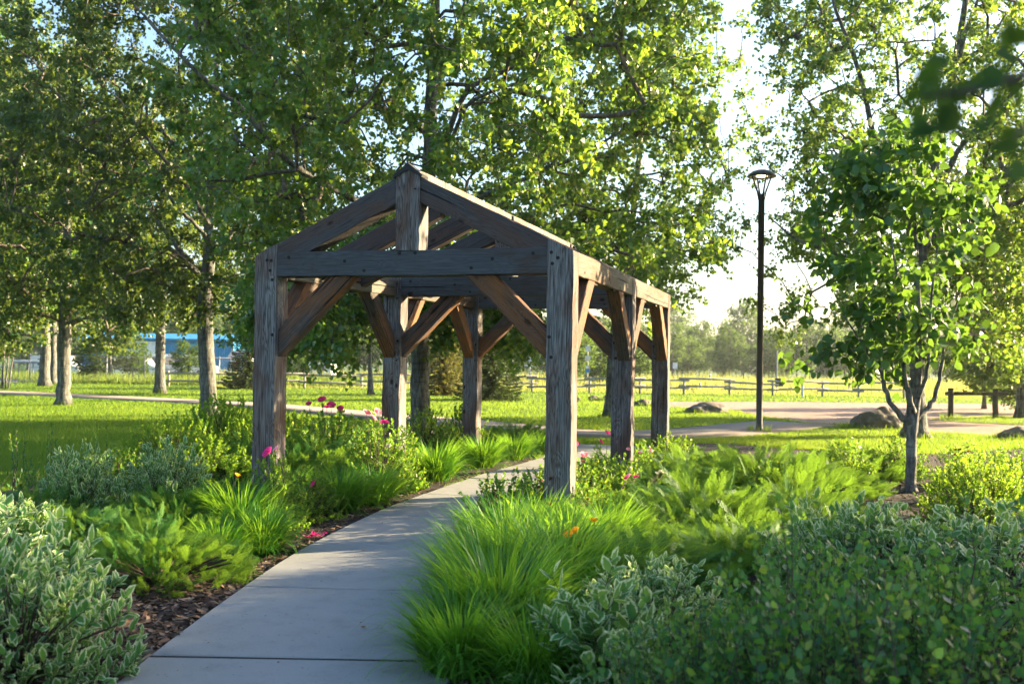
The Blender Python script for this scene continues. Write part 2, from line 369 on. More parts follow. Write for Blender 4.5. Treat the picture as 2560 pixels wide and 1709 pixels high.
def tree(name, label, cat, trunk, attr, leaf=.085, per=130, tw=6, spread=.55, mat=M_pop, bmat=M_bark, tmpl=LEAF_HT, group=None,
         extra=(), seed=1, tw_r=.011, droop=.5, rt=None, loc=None, k=12, sides=4, twigs=True):
    """trunk: list of (point, radius); attr: points the branches grow to; extra: further limbs as lists of (point, radius)"""
    g = np.random.default_rng(seed)
    loc = np.array(trunk[0][0], float) if loc is None else np.array(loc, float); loc[2] = trunk[0][0][2]
    root = empty(name, loc); tag(root, label, cat, group)
    mb = MB(); nodes = []; nr = []
    def smooth(line, m=5):
        pts = np.array([l[0] for l in line], float); rr = np.array([l[1] for l in line], float)
        t = np.linspace(0, len(pts)-1, (len(pts)-1)*m+1)
        out = np.stack([np.interp(t, np.arange(len(pts)), pts[:, i]) for i in range(3)], 1)
        for _ in range(2): out[1:-1] = (out[:-2]+out[1:-1]*2+out[2:])/4
        return out, np.interp(t, np.arange(len(pts)), rr)
    tp, tr = smooth(trunk, 6)
    tp[1:, :2] += g.normal(size=(len(tp)-1, 2))*tr[1:, None]*.05
    # flare at the foot
    fl = tr.copy(); fl[0] *= 1.45; fl[1] *= 1.08
    mb.tube(tp-loc, fl, k+4, True, .03, g)
    for i, p in enumerate(tp):
        if p[2] > trunk[0][0][2]+.25*(tp[-1][2]-tp[0][2]) : nodes.append(p); nr.append(tr[i])
    for ex in extra:
        ep, er = smooth(ex, 6); ep[1:] += g.normal(size=(len(ep)-1, 3))*er[1:, None]*.22
        mb.tube(ep-loc, er, max(6, k-4), True, .06, g)
        for i, p in enumerate(ep): nodes.append(p); nr.append(er[i])
    nodes = np.array(nodes); nr = np.array(nr); n0 = len(nodes)
    d = np.linalg.norm(attr[:, None]-nodes[None, :, :], axis=2).min(1)
    attr = attr[np.argsort(d)]
    cap = n0+3*len(attr); NP = np.zeros((cap, 3)); NP[:n0] = nodes; par = np.full(cap, -1); cnt = n0
    ends = []; 
    for a in attr:
        q = NP[:cnt]; dv = a-q; dist = np.sqrt((dv**2).sum(1))
        cost = dist+.9*np.maximum(0, q[:, 2]-a[2]+.15)
        j = int(cost.argmin()); p = q[j]
        L = dist[j]
        m1 = p+(a-p)*.38+np.array([0, 0, .10*L])+g.normal(size=3)*.05*L
        m2 = p+(a-p)*.72+np.array([0, 0, .10*L])+g.normal(size=3)*.05*L
        prev = j
        for m in (m1, m2, a):
            NP[cnt] = m; par[cnt] = prev; prev = cnt; cnt += 1
        ends.append(cnt-1)
    w_ = np.zeros(cnt); w_[ends] = 1
    for i in range(cnt-1, n0-1, -1):
        if par[i] >= 0: w_[par[i]] += w_[i]
    rad = tw_r*.9*np.power(np.maximum(w_, 1), .44)
    idx = np.arange(n0, cnt); pr = par[idx]
    r0 = np.where(pr < n0, np.minimum(rad[idx]*1.15, np.where(pr < n0, nr[np.minimum(pr, n0-1)]*.7, 9)), np.minimum(rad[pr], rad[idx]*1.3))
    r1 = np.minimum(rad[idx], r0)
    V1, F1 = tubes(NP[pr]-loc, NP[idx]-loc, r0, r1, sides)
    # leafy twigs
    E = NP[ends]; nE = len(E)
    par2 = par[par[par[ends]]]; out = nrm(E-NP[np.maximum(par2, 0)])
    td = nrm(rand_dirs(nE*tw, g)+np.repeat(out, tw, 0)*.7+np.array([0, 0, -.25*droop]))
    tl = spread*(.5+.8*g.random(nE*tw)); t0 = np.repeat(E, tw, 0)
    t1 = t0+td*tl[:, None]; t1[:, 2] -= droop*.22*tl
    nl = per//tw; tt = g.random((nE*tw, nl))*.95+.08
    pos = t0[:, None]+(t1-t0)[:, None]*tt[:, :, None]+g.normal(size=(nE*tw, nl, 3))*leaf*.55
    pos = pos.reshape(-1, 3)
    dirs = rand_dirs(len(pos), g)*.75+np.repeat(td, nl, 0)*.3+np.array([0, 0, -.65])
    nor = rand_dirs(len(pos), g)+np.array([0, 0, .25])
    Vl, Fl, rv = leaves(pos-loc, dirs, nor, leaf*(.65+.6*g.random(len(pos))), tmpl, g)
    tme = mb.mesh('trunk', bmat, True)
    link('trunk', tme, root)
    Vb, Fb = V1, F1
    if twigs:
        V2, F2 = tubes(t0-loc, t1-loc, np.full(len(t0), tw_r*.42), np.full(len(t0), tw_r*.15), 3)
        Fb = [F1, F2+len(V1)]; Vb = np.concatenate([V1, V2])
    else: Fb = [F1]
    link('branches', np_mesh('branches', Vb, Fb, M_twig if bmat is M_bark else bmat, True), root)
    link('crown', np_mesh('crown', Vl, [Fl], mat, False, rv), root)
    return root
def copy_tree(o, loc=None, rz=0., sc=1., label=None, group=None):
    c = o.copy(); C.objects.link(c)
    if loc is not None: c.location = Vector(loc)
    c.rotation_euler = (0, 0, rz); c.scale = (sc, sc, sc) if isinstance(sc, (int, float)) else sc
    if label: c['label'] = label
    if group: c['group'] = group
    for ch in list(o.children):
        d = ch.copy(); C.objects.link(d); d.parent = c
    return c

# ================================================================ setting
def edge_left():                                # left edge of the near path, from the photograph
    px = [(301, 1709), (375, 1644), (620, 1466), (705, 1407), (800, 1353), (910, 1300), (968, 1272), (1053, 1243), (1120, 1217), (1210, 1188), (1300, 1164), (1372, 1142)]
    p = np.array([G(*q)[:2] for q in px])
    first = p[0]-(p[1]-p[0])/np.linalg.norm(p[1]-p[0])
    near = np.array([first+(first-p[0])*k for k in (6, 4.5, 3, 1.5, 0)])
    return np.concatenate([near, p, [G(1450, 1112)[:2]]])
def resample(p, step, sm=6):
    p = np.asarray(p, float); s = np.r_[0, np.cumsum(np.linalg.norm(np.diff(p, axis=0), axis=1))]
    t = np.arange(0, s[-1], step); q = np.stack([np.interp(t, s, p[:, i]) for i in range(p.shape[1])], 1)
    for _ in range(sm): q[1:-1] = (q[:-2]+2*q[1:-1]+q[2:])/4
    return q
PW = 1.6
EL = resample(edge_left(), .18, 14)
def perp(p):
    t = np.gradient(p, axis=0); t /= np.linalg.norm(t, axis=1)[:, None]; return np.stack([t[:, 1], -t[:, 0]], 1)
ER = EL+perp(EL)*PW
def ribbon(p, wid, z0, z1, name, mat, zf=None):
    n = perp(p); a = p-n*wid/2; b = p+n*wid/2; m = len(p)
    zt = np.zeros(m) if zf is None else zf(p)
    V = np.concatenate([np.c_[a, zt+z0], np.c_[a, zt+z1], np.c_[b, zt+z1], np.c_[b, zt+z0]])
    i = np.arange(m-1); F_ = [np.stack([k*m+i, k*m+i+1, (k+1)*m+i+1, (k+1)*m+i], 1) for k in range(3)]
    return tag(link(name, np_mesh(name, V, [np.concatenate(F_)], mat)), kind='structure'), np.concatenate([a, b[::-1]])
def depth_of(p): return (p-CAM[:2])@HX[:2]
# ground: one sheet to the horizon
dd = np.r_[np.linspace(-40, 0, 6)[:-1], np.linspace(0, 60, 61), np.geomspace(61, 620, 30)]
ll = np.r_[-np.geomspace(600, 41, 20), np.linspace(-40, 40, 81), np.geomspace(41, 600, 20)]
DDm, LLm = np.meshgrid(dd, ll, indexing='ij')
V = CAM[None, None]+DDm[..., None]*HX+LLm[..., None]*HR
V[..., 2] = hterr(DDm)
nl_ = len(ll); ii = (np.arange(len(dd)-1)[:, None]*nl_+np.arange(nl_-1)[None]).ravel()
tag(link('ground', np_mesh('ground', V.reshape(-1, 3), [np.stack([ii, ii+1, ii+nl_+1, ii+nl_], 1)], M_lawn)), kind='structure')
# near path in slabs with tooled joints
s = np.r_[0, np.cumsum(np.linalg.norm(np.diff(EL, axis=0), axis=1))]
jt = G(375, 1644); k0 = np.argmin(np.linalg.norm(EL-jt[:2], axis=1)); SL = 1.62
cuts = np.arange(s[k0]-SL*math.floor(s[k0]/SL), s[-1], SL); cuts = np.r_[0, cuts[cuts > .3], s[-1]]
mb = MB()
def at_s(arr, t): return np.array([np.interp(t, s, arr[:, 0]), np.interp(t, s, arr[:, 1])])
for a, b in zip(cuts[:-1], cuts[1:]):
    hb_ = .022 if abs(b-s[k0]) < .8 and abs(b-s[k0]) < abs(a-s[k0]) else .010; ha_ = .022 if abs(a-s[k0]) < .8 else .010; ts = np.linspace(a+ha_, b-hb_, 7); A = np.array([at_s(EL, t) for t in ts]); B = np.array([at_s(ER, t) for t in ts])
    z = .030+rng.normal()*.0012; c = .010; V = []
    tc_ = np.r_[ts[0], ts, ts[-1]]
    rows = []
    for i, t in enumerate(ts):
        n = (B[i]-A[i])/PW; zi = z-(.006 if i in (0, 6) else 0)
        rows.append([(*A[i], 0), (*A[i], z-.008), (*(A[i]+n*c), zi), (*(B[i]-n*c), zi), (*B[i], z-.008), (*B[i], 0)])
    # soften the ends: extra rows one centimetre in
    out = []
    for i, r in enumerate(rows):
        out.append(r)
        if i == 0: out.append([tuple(np.array(p)*.95+np.array(q)*.05+np.array([0, 0, .006*(1 if 2 <= k <= 3 else 0)])) for k, (p, q) in enumerate(zip(r, rows[1]))])
        if i == 5: out.append([tuple(np.array(p)*.05+np.array(q)*.95+np.array([0, 0, .006*(1 if 2 <= k <= 3 else 0)])) for k, (p, q) in enumerate(zip(r, rows[6]))])
    out = out[:7]+[out[7]]+out[8:]
    m = 6; V = [p for r in out for p in r]
    mb.add(V, [(i*m+j, (i+1)*m+j, (i+1)*m+j+1, i*m+j+1) for i in range(len(out)-1) for j in range(m-1)]+[tuple(range(m)), tuple((len(out)-1)*m+j for j in reversed(range(m)))])
tag(mb.build('path', M_conc), kind='structure')
PATHPOLY = np.concatenate([EL, ER[::-1]])
mb = MB(); mb.add(np.c_[PATHPOLY, np.full(len(PATHPOLY), .021)], [tuple(range(len(PATHPOLY)))])
tag(mb.build('path_bed', M_joint), kind='structure')
# crossing path
cp = [(-700, 962), (-300, 971), (0, 981), (345, 997.5), (630, 1012), (719, 1021), (900, 1037), (1077, 1052), (1147, 1057), (1300, 1073), (1452, 1090), (1560, 1093), (1660, 1090), (1760, 1084), (1850, 1074), (1940, 1063), (2040, 1055)]
CP = resample([G(*q)[:2] for q in cp], .8, 6)
_, CPOLY = ribbon(CP, 2.3, 0, .014, 'crossing_path', M_pink)
# far road
rp = [(-900, 952), (-300, 952.5), (0, 953.5), (400, 956), (700, 959), (1000, 962), (1300, 964), (1600, 967), (2000, 970)]
RP = resample([G(*q)[:2] for q in rp], 2, 3)
_, RPOLY = ribbon(RP, 6.0, 0, .02, 'road', M_road, lambda p: hterr(depth_of(p)))
def poly_sheet(name, pts, z, mat, kind='structure', jit=.0):
    p = resample(np.r_[pts, pts[:1]], .35, 2); p = p+rng.normal(size=p.shape)*jit
    zz = hterr(depth_of(p))+z
    mb = MB(); mb.add(np.c_[p, zz], [tuple(range(len(p)))]); return tag(mb.build(name, mat), kind=kind), p
gv = [(1540, 1003), (1676, 1004), (2000, 1005), (2357, 1008), (2900, 1014), (2950, 1112), (2560, 1091), (2420, 1086), (2300, 1078), (2254, 1070), (2132, 1060), (2040, 1060), (1929, 1044), (1834, 1026), (1700, 1018), (1600, 1014)]
_, GV = poly_sheet('gravel_drive', np.array([G(*q)[:2] for q in gv]), .008, M_gravel, jit=.04)
isl = [(2318, 1049), (2420, 1043), (2560, 1041), (2950, 1046), (2950, 1066), (2560, 1064), (2400, 1056)]
_, ISL = poly_sheet('grass_verge', np.array([G(*q)[:2] for q in isl]), .016, M_lawn, jit=.03)
lb = [(1300, 1130), (1190, 1092), (1000, 1095), (700, 1104), (500, 1128), (250, 1172), (0, 1232), (-300, 1300), (-700, 1500), (-900, 1900)]
lbp = np.r_[EL[EL[:, 1] < G(1360, 1146)[1]], [G(*q)[:2] for q in lb]]
_, LB = poly_sheet('mulch_bed', lbp, .008, M_mulch, jit=.02)
rb = [(1500, 1116), (1620, 1112), (1793, 1108), (2032, 1128), (2312, 1138), (2560, 1122), (2900, 1118), (3300, 1300), (3300, 2400), (2600, 4000)]
rbp = np.r_[ER[ER[:, 1] < G(1480, 1120)[1]], [G(*q)[:2] for q in rb]]
_, RB = poly_sheet('mulch_bed', rbp, .0075, M_mulch, jit=.02)
def inside(p, poly):
    x, y = p[:, 0], p[:, 1]; r = np.zeros(len(p), bool); j = len(poly)-1
    for i in range(len(poly)):
        xi, yi = poly[i]; xj, yj = poly[j]
        c = ((yi > y) != (yj > y))
        if c.any(): r ^= c & (x < (xj-xi)*(y-yi)/((yj-yi) if yj != yi else 1e-9)+xi)
        j = i
    return r
def wedge(n, d0, d1, l0=-.56, l1=.56, g=rng):
    D = 1/g.uniform(1/d1, 1/d0, n); L = g.uniform(l0, l1, n)*D
    p = CAM[None]+D[:, None]*HX+L[:, None]*HR; p[:, 2] = hterr(D); return p, D
def blades(p, h, wd, g=rng, lean=.5):
    n = len(p); a = g.random(n)*2*math.pi; s_ = np.stack([np.cos(a), np.sin(a), 0*a], 1)*(wd/2)[:, None]
    tip = p+np.stack([g.normal(size=n)*lean*h, g.normal(size=n)*lean*h, h], 1)
    V = np.stack([p-s_, p+s_, tip], 1).reshape(-1, 3); return V, np.arange(3*n).reshape(-1, 3)
p, D = wedge(620000, 10.5, 50)
bad = inside(p, PATHPOLY) | inside(p, CPOLY) | inside(p, RPOLY) | inside(p, LB) | inside(p, RB) | (inside(p, GV) & ~inside(p, ISL))
p, D = p[~bad], D[~bad]
patch = .5*np.sin(p[:, 0]*.45+1.1*np.sin(p[:, 1]*.31))*np.sin(p[:, 1]*.7+.4)+.8*np.sin(p[:, 0]*1.7+1.3*np.sin(p[:, 1]*.9))*np.sin(p[:, 1]*1.3+2*np.sin(p[:, 0]*.6))
h = (.045+.035*rng.random(len(p)))*(1+.25*patch); Vb, Fb = blades(p, h, .0045*D/11+.002, lean=.45)
tag(link('lawn_grass', np_mesh('lawn_grass', Vb, [Fb], M_grass, False, np.clip(.45+.3*patch+.25*rng.normal(size=len(p)), 0, 1))), 'short mown sunlit lawn grass around the beds and paths', 'grass', kind='stuff')
# wood chips on the beds
p, D = wedge(60000, 4.6, 19, -.56, .56); ok = (inside(p, LB) | inside(p, RB)) & ~inside(p, PATHPOLY); p = p[ok]
n = len(p); a = rng.random(n)*2*math.pi; L = .012+.04*rng.random(n)**2; W_ = .004+.009*rng.random(n)
u1 = np.stack([np.cos(a), np.sin(a), rng.normal(size=n)*.25], 1)*L[:, None]; u2 = np.stack([-np.sin(a), np.cos(a), rng.normal(size=n)*.4], 1)*W_[:, None]
c_ = p+np.stack([0*a, 0*a, .016+.014*rng.random(n)], 1)
M_chip = leaf_mat('wood_chips', [(.03, .018, .012), (.07, .04, .025), (.16, .1, .07), (.26, .19, .14)], (.1, .05, .03), .02, .8, .3)
tag(link('wood_chips', np_mesh('wood_chips', np.stack([c_-u1-u2, c_+u1-u2, c_+u1*.8+u2, c_-u1+u2], 1).reshape(-1, 3), [np.arange(4*n).reshape(-1, 4)], M_chip, False, rng.random(n))), 'scattered bark mulch chips covering the planting beds', 'mulch', kind='stuff')
# tall meadow beyond the rail fence
p, D = wedge(60000, 47.5, 95, -.3, .62); bad = inside(p, RPOLY); p, D = p[~bad], D[~bad]
lat = (p-CAM)@HR; hh = (.15+.45*rng.random(len(p))**2)*np.clip((D-46)/12, .25, 1.6)*(1+.8*np.exp(-((lat/D-.19)/.05)**2-((D-62)/10)**2))
Vb, Fb = blades(p, hh, .03+.03*rng.random(len(p))+D*.0002, lean=.18)
tag(link('meadow_grass', np_mesh('meadow_grass', Vb, [Fb], M_weed, False, rng.random(len(p)))), 'tall pale sunlit meadow weeds beyond the rail fence', 'grass', kind='stuff')
p, D = wedge(26000, 50.5, 66, -.62, -.13); p = p[~inside(p, RPOLY)]
M_weed2 = leaf_mat('verge_weeds', [(.06, .12, .03), (.11, .17, .035), (.2, .22, .06)], (.3, .38, .06), .4, .7, .2)
Vb, Fb = blades(p, .2+.5*rng.random(len(p))**2, .04+.03*rng.random(len(p)), lean=.3)
tag(link('verge_grass', np_mesh('verge_grass', Vb, [Fb], M_weed2, False, rng.random(len(p)))), 'rough green weeds growing along the wire fence', 'grass', kind='stuff')

# ================================================================ timber frame
U, W, S = .235, 3.162, 3.071
ZB, ZT, ZP = 2.361, 2.595, 2.571
rtop = lambda X: 2.678+.4844*(X-.235)
rs = np.random.default_rng(5)
frame = empty('timber_pergola', (W/2, S, 0)); FO = np.array([W/2, S, 0])
tag(frame, 'open weathered timber frame pergola with pitched rafters standing over the path', 'pergola')
def timber(name, A, B, sx, sy, side, mat, pa=None, pb=None, parent=frame, label=None, seg=10, org=FO, jit=.0016, ch=.006, smooth=False):
    A, B = np.array(A, float), np.array(B, float); z = nrm(B-A); x = np.array(side, float); x = nrm(x-(x@z)*z); y = np.cross(z, x); L = np.linalg.norm(B-A)
    M = np.stack([x, y, z], 1)
    pa = (A, z) if pa is None else (np.array(pa[0], float), np.array(pa[1], float)); pb = (B, z) if pb is None else (np.array(pb[0], float), np.array(pb[1], float))
    hx, hy = sx/2, sy/2
    cs = [(hx-ch, -hy), (hx, -hy+ch), (hx, hy-ch), (hx-ch, hy), (-hx+ch, hy), (-hx, hy-ch), (-hx, -hy+ch), (-hx+ch, -hy)]
    t0, t1 = [], []
    for a, b in cs:
        q = A+x*a+y*b
        t0.append(((pa[0]-q)@pa[1])/(z@pa[1])); t1.append(((pb[0]-q)@pb[1])/(z@pb[1]))
    V = []; n = seg+1
    wob = rs.normal(size=(n, 2))*jit*1.5; wob = (wob+np.roll(wob, 1, 0))/2
    for i in range(n):
        f = i/seg
        for j, (a, b) in enumerate(cs):
            e = rs.normal(size=2)*jit if 0 < i < seg else (0, 0)
            V.append((a+e[0]+(wob[i, 0] if 0 < i < seg else 0), b+e[1]+(wob[i, 1] if 0 < i < seg else 0), t0[j]*(1-f)+t1[j]*f))
    F_ = [(i*8+j, i*8+(j+1) % 8, (i+1)*8+(j+1) % 8, (i+1)*8+j) for i in range(seg) for j in range(8)]+[tuple(range(7, -1, -1)), tuple(seg*8+j for j in range(8))]
    mb = MB(); mb.add(V, F_); o = mb.build(name, mat, parent)
    m = Matrix.Identity(4)
    for i in range(3):
        for j in range(3): m[i][j] = M[i, j]
        m[i][3] = (A-org)[i]
    o.matrix_local = m
    if label: o['label'] = label
    return o
def peg(x, y, z, ny=-1, nx=0, r=.016, parent=frame):
    mb = MB()
    if nx: mb.tube([(x, y, z), (x+nx*.02, y, z)], r, 10)
    else: mb.tube([(x, y, z), (x, y+ny*.02, z)], r, 10)
    V = np.concatenate(mb.V)-FO; mb.V = [V]; return mb.build('peg', M_peg, parent)
th = math.atan(.4844); rn_l = np.array([-math.sin(th), 0, math.cos(th)]); rn_r = np.array([math.sin(th), 0, math.cos(th)])
for k in range(3):
    y0 = k*S; yc = y0+U/2
    for sgn, xc, nn in ((0, U/2, rn_l), (1, W-U/2, rn_r)):
        xs = xc if sgn == 0 else xc
        X = U if sgn == 0 else W-U
        ptop = ((X, yc, rtop(U)), nn)
        timber('post', (xc, yc, -.05), (xc, yc, 2.6), U, U, (1, 0, 0), M_post, None, ptop, seg=16, jit=.0022)
    # tie beam butts between the posts, a few millimetres behind their front faces
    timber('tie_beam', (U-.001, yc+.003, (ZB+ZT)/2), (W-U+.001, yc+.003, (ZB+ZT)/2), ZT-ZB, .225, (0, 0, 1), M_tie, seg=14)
    # rafters between post and king post
    for sgn in (0, 1):
        Xl, Xk = (U, W/2-U/2+.004) if sgn == 0 else (W-U, W/2+U/2-.004)
        f = (lambda X: rtop(X)) if sgn == 0 else (lambda X: rtop(W-X))
        dz = .108/math.cos(th)
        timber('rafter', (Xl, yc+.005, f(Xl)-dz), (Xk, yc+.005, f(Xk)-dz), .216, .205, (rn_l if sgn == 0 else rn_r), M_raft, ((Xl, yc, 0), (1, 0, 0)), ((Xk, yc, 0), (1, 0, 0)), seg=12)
    # king post with a peaked head
    pk = timber('king_post', (W/2, yc, ZT-.004), (W/2, yc, 3.325), U, U-.004, (1, 0, 0), M_post, seg=8)
    # gable braces
    for sgn in (0, 1):
        px_, d_ = (U, 1) if sgn == 0 else (W-U, -1)
        a = np.array([px_, yc+.012, 1.725]); b = np.array([px_+d_*.66, yc+.012, ZB+.01]); 
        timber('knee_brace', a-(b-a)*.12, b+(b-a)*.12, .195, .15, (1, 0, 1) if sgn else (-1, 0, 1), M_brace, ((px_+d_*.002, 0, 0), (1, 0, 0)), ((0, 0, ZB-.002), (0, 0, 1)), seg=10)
    if k < 2:
        for side in (0, 1):
            xo = .002+.088 if side == 0 else W-.090
            timber('plate', (xo, y0+U-.001, (ZB+ZP)/2), (xo, y0+S+.001, (ZB+ZP)/2), .176, ZP-ZB-.002, (1, 0, 0), M_plate, seg=14)
            for d_, yy in ((1, y0+U), (-1, y0+S)):
                a = np.array([xo, yy, 1.725]); b = np.array([xo, yy+d_*.66, ZB+.01])
                timber('knee_brace', a-(b-a)*.12, b+(b-a)*.12, .15, .195, (1, 0, 0), M_brace, ((0, yy+d_*.002, 0), (0, 1, 0)), ((0, 0, ZB-.002), (0, 0, 1)), seg=10)
        for j in (1, 2):
            yr = y0+U/2+j*S/3-.1+ (.0 if j == 1 else -.06)
            for sgn in (0, 1):
                Xl, Xk = (.03, W/2-.075) if sgn == 0 else (W-.03, W/2+.075)
                f = (lambda X: rtop(X)) if sgn == 0 else (lambda X: rtop(W-X)); dz = .108/math.cos(th)
                timber('rafter', (Xl, yr+.09, f(Xl)-dz-.003), (Xk, yr+.09, f(Xk)-dz-.003), .216, .14, (rn_l if sgn == 0 else rn_r), M_raft, ((Xl, 0, 0), (1, 0, 0)), ((Xk, 0, 0), (1, 0, 0)), seg=10)
# ridge beam, its upper edges bevelled to the roof slope
def prism_y(name, prof, y0, y1, mat, parent=frame, seg=12):
    n = len(prof); ys = np.linspace(y0, y1, seg+1); V = []
    for i, y in enumerate(ys):
        for x, z in prof: V.append((x+(rs.normal()*.0015 if 0 < i < seg else 0)-FO[0], z+(rs.normal()*.0015 if 0 < i < seg else 0), y-FO[1]))
    V = [(x, y, z) for x, z, y in V]
    mb = MB(); mb.add(V, [(i*n+j, (i+1)*n+j, (i+1)*n+(j+1) % n, i*n+(j+1) % n) for i in range(seg) for j in range(n)]+[tuple(range(n)), tuple(seg*n+j for j in reversed(range(n)))])
    return mb.build(name, mat, parent)
ap = 3.385; hw = .095
for k in range(2):
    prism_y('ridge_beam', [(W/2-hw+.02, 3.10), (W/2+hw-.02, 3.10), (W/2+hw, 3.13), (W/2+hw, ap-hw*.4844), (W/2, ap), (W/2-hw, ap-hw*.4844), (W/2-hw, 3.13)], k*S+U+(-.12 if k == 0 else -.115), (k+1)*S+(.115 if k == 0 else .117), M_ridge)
for y in (-.015, 2*S+.1):
    prism_y('ridge_cap', [(W/2-.15, 3.282), (W/2-.142, 3.262), (W/2, 3.338), (W/2+.142, 3.262), (W/2+.15, 3.282), (W/2, 3.402)], y, y+.16, M_cap, seg=2)
# peak filler under the cap
for k in range(3):
    prism_y('peak_block', [(W/2-.112, 3.32), (W/2+.112, 3.32), (W/2+.112, 3.326), (W/2, 3.37), (W/2-.112, 3.326)], k*S+.003, k*S+U-.118, M_post, seg=1)
for k in range(3):
    y = k*S+.001
    for x, z in ((.13, 2.52), (.175, 2.515), (.165, 2.42), (.19, 2.33), (.2, 1.80), (.19, 1.56), (W-.2, 2.55), (W-.19, 2.45), (W-.21, 1.8), (W-.14, 2.5), (W-.19, 1.62), (W/2-.085, 3.14), (W/2+.075, 3.15)): peg(x, y+.018, z)
    for x, z in ((.36, 2.545), (W/2-.08, 2.565), (W/2+.08, 2.565), (W-.37, 2.545), (1.15, 2.41), (W-.95, 2.42), (W-.75, 2.5), (.95, 2.5)): peg(x, y+.022, z)
for y in (.5, 1.1, 1.75, 2.6): peg(W-.021, y, 2.41, nx=1); peg(W-.021, y+S, 2.41, nx=1); peg(.157, y+.1, 2.41, nx=1); peg(.157, y+S+.1, 2.41, nx=1)
for k in range(3): peg(W-.02, k*S+.09, 2.46, nx=1); peg(W-.02, k*S+.12, 1.72, nx=1)

# ================================================================ trees
def PP(px, py, D):                              # pixel and distance ahead -> point
    d = FWD + RGT*(px-1280)/F + UPV*(854.5-py)/F
    return CAM + d*D/(d@HX)
def L(*a): return [(PP(x, y, D), r) for x, y, D, r in a]
def gnd(px, D): return P(px, D, float(hterr(D)))
g_ = np.random.default_rng(77)
def boxpts(n, x0, x1, y0, y1, d0, d1, g):
    q = np.array([PP(g.uniform(x0, x1), g.uniform(y0, y1), g.uniform(d0, d1)) for _ in range(n)]); return q[not_gap(q, g)]
# big poplar right behind the frame
a = np.concatenate([ell_world(860, 1090, 18.6, 6.6, (5.2, 4.6, 5.6), g_, .45, 3.0), boxpts(85, 880, 1330, 680, 850, 17.6, 20.5, g_), boxpts(60, 640, 840, 640, 860, 15.5, 19, g_), boxpts(60, 1250, 1800, 560, 760, 16, 22, g_)])
T1 = tree('poplar_tree', 'large poplar whose grey trunk stands just behind the timber pergola', 'tree',
     [(gnd(1052, 21), .21), (PP(1050, 900, 21), .19), (PP(1066, 600, 21), .16), (PP(1077, 310, 20.8), .13), (PP(1087, 60, 20.6), .1), (PP(1092, -250, 20.5), .05)], a,
     extra=[L((1060, 640, 21, .09), (960, 540, 20, .075), (860, 487, 19, .065), (715, 405, 17.8, .055), (610, 275, 17, .045), (500, 190, 16.6, .035), (395, 80, 16.4, .025), (330, 5, 16.2, .015)),
            L((1070, 470, 21, .07), (1162, 219, 20, .055), (1274, 174, 19.5, .04), (1400, 90, 19, .02)), L((1072, 520, 21, .05), (1165, 250, 18.5, .035), (1307, 205, 18, .028), (1420, 150, 17.5, .015)),
            L((1064, 560, 21, .06), (1250, 470, 19, .045), (1450, 390, 18, .03), (1600, 300, 17.5, .015))],
     leaf=.086, per=154, tw=7, spread=.6, seed=3)
# leaning one further right
a = np.concatenate([ell_world(430, 1600, 26.5, 7.2, (2.7, 3.2, 5.6), g_, .4, 3.2), boxpts(40, 1560, 1800, 480, 760, 25, 28, g_), np.array([PP(x, y, 26.5) for x, y in [(1855, 240), (1870, 300), (1845, 340), (1800, 400), (1830, 430), (1800, 470), (1770, 520), (1810, 540), (1740, 600), (1700, 690), (1725, 730), (1680, 740), (1860, 60), (1850, 150)]])])
tree('poplar_tree', 'slender leaning poplar rising behind the back right posts of the pergola', 'tree',
     [(gnd(1521, 27.7), .13), (PP(1532, 850, 27.7), .11), (PP(1560, 650, 27.6), .1), (PP(1588, 510, 27.5), .09), (PP(1610, 250, 27), .06), (PP(1625, -100, 27), .03)], a,
     extra=[L((1570, 600, 27.6, .05), (1680, 540, 27, .035), (1790, 505, 26.5, .015)), L((1585, 520, 27.5, .04), (1530, 400, 27, .03), (1500, 300, 27, .015))], leaf=.092, per=108, seed=4)
# left poplars
a = np.concatenate([ell_world(640, 450, 25, 7.6, (4.6, 4.2, 5.8), g_, .4, 3.0), boxpts(50, 250, 640, 690, 790, 24, 28, g_)])
T2 = tree('poplar_tree', 'pale barked poplar with crooked limbs on the lawn left of the pergola', 'tree',
     [(gnd(523, 25.8), .205), (PP(517, 900, 25.8), .2), (PP(510, 760, 25.8), .19), (PP(524, 640, 25.8), .15), (PP(523, 540, 25.8), .12), (PP(535, 330, 25.6), .08), (PP(545, 0, 25.5), .04)], a,
     extra=[L((508, 700, 25.7, .07), (446, 634, 25, .055), (371, 589, 24.4, .045), (263, 527, 24, .02)), L((505, 690, 25.8, .08), (415, 580, 26, .06), (393, 549, 26.4, .05), (320, 430, 26.6, .02)),
            L((517, 590, 25.7, .05), (437, 513, 25, .04), (360, 400, 24.6, .02)), L((530, 650, 25.8, .07), (563, 607, 25.9, .055), (620, 520, 26, .03)),
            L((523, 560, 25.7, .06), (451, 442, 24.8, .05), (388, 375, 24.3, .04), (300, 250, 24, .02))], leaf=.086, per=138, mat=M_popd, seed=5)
a = np.concatenate([ell_world(470, 110, 29, 6.6, (4.2, 4.4, 5.2), g_, .35, 2.6), boxpts(40, -20, 330, 720, 850, 28, 31, g_)])
tree('poplar_tree', 'dark crowned poplar with sun flecks on its furrowed trunk, at the left of the lawn', 'tree',
     [(gnd(158, 30), .2), (PP(160, 900, 30), .185), (PP(163, 790, 30), .17), (PP(168, 640, 30), .12), (PP(165, 400, 30), .08), (PP(160, 100, 30), .04)], a,
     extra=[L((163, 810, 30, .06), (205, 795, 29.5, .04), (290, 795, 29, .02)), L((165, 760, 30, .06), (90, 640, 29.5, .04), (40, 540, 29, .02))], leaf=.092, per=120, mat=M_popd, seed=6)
a = ell_world(330, 400, 40, 7.0, (4.6, 3.6, 5.0), g_, .35, 2.9)
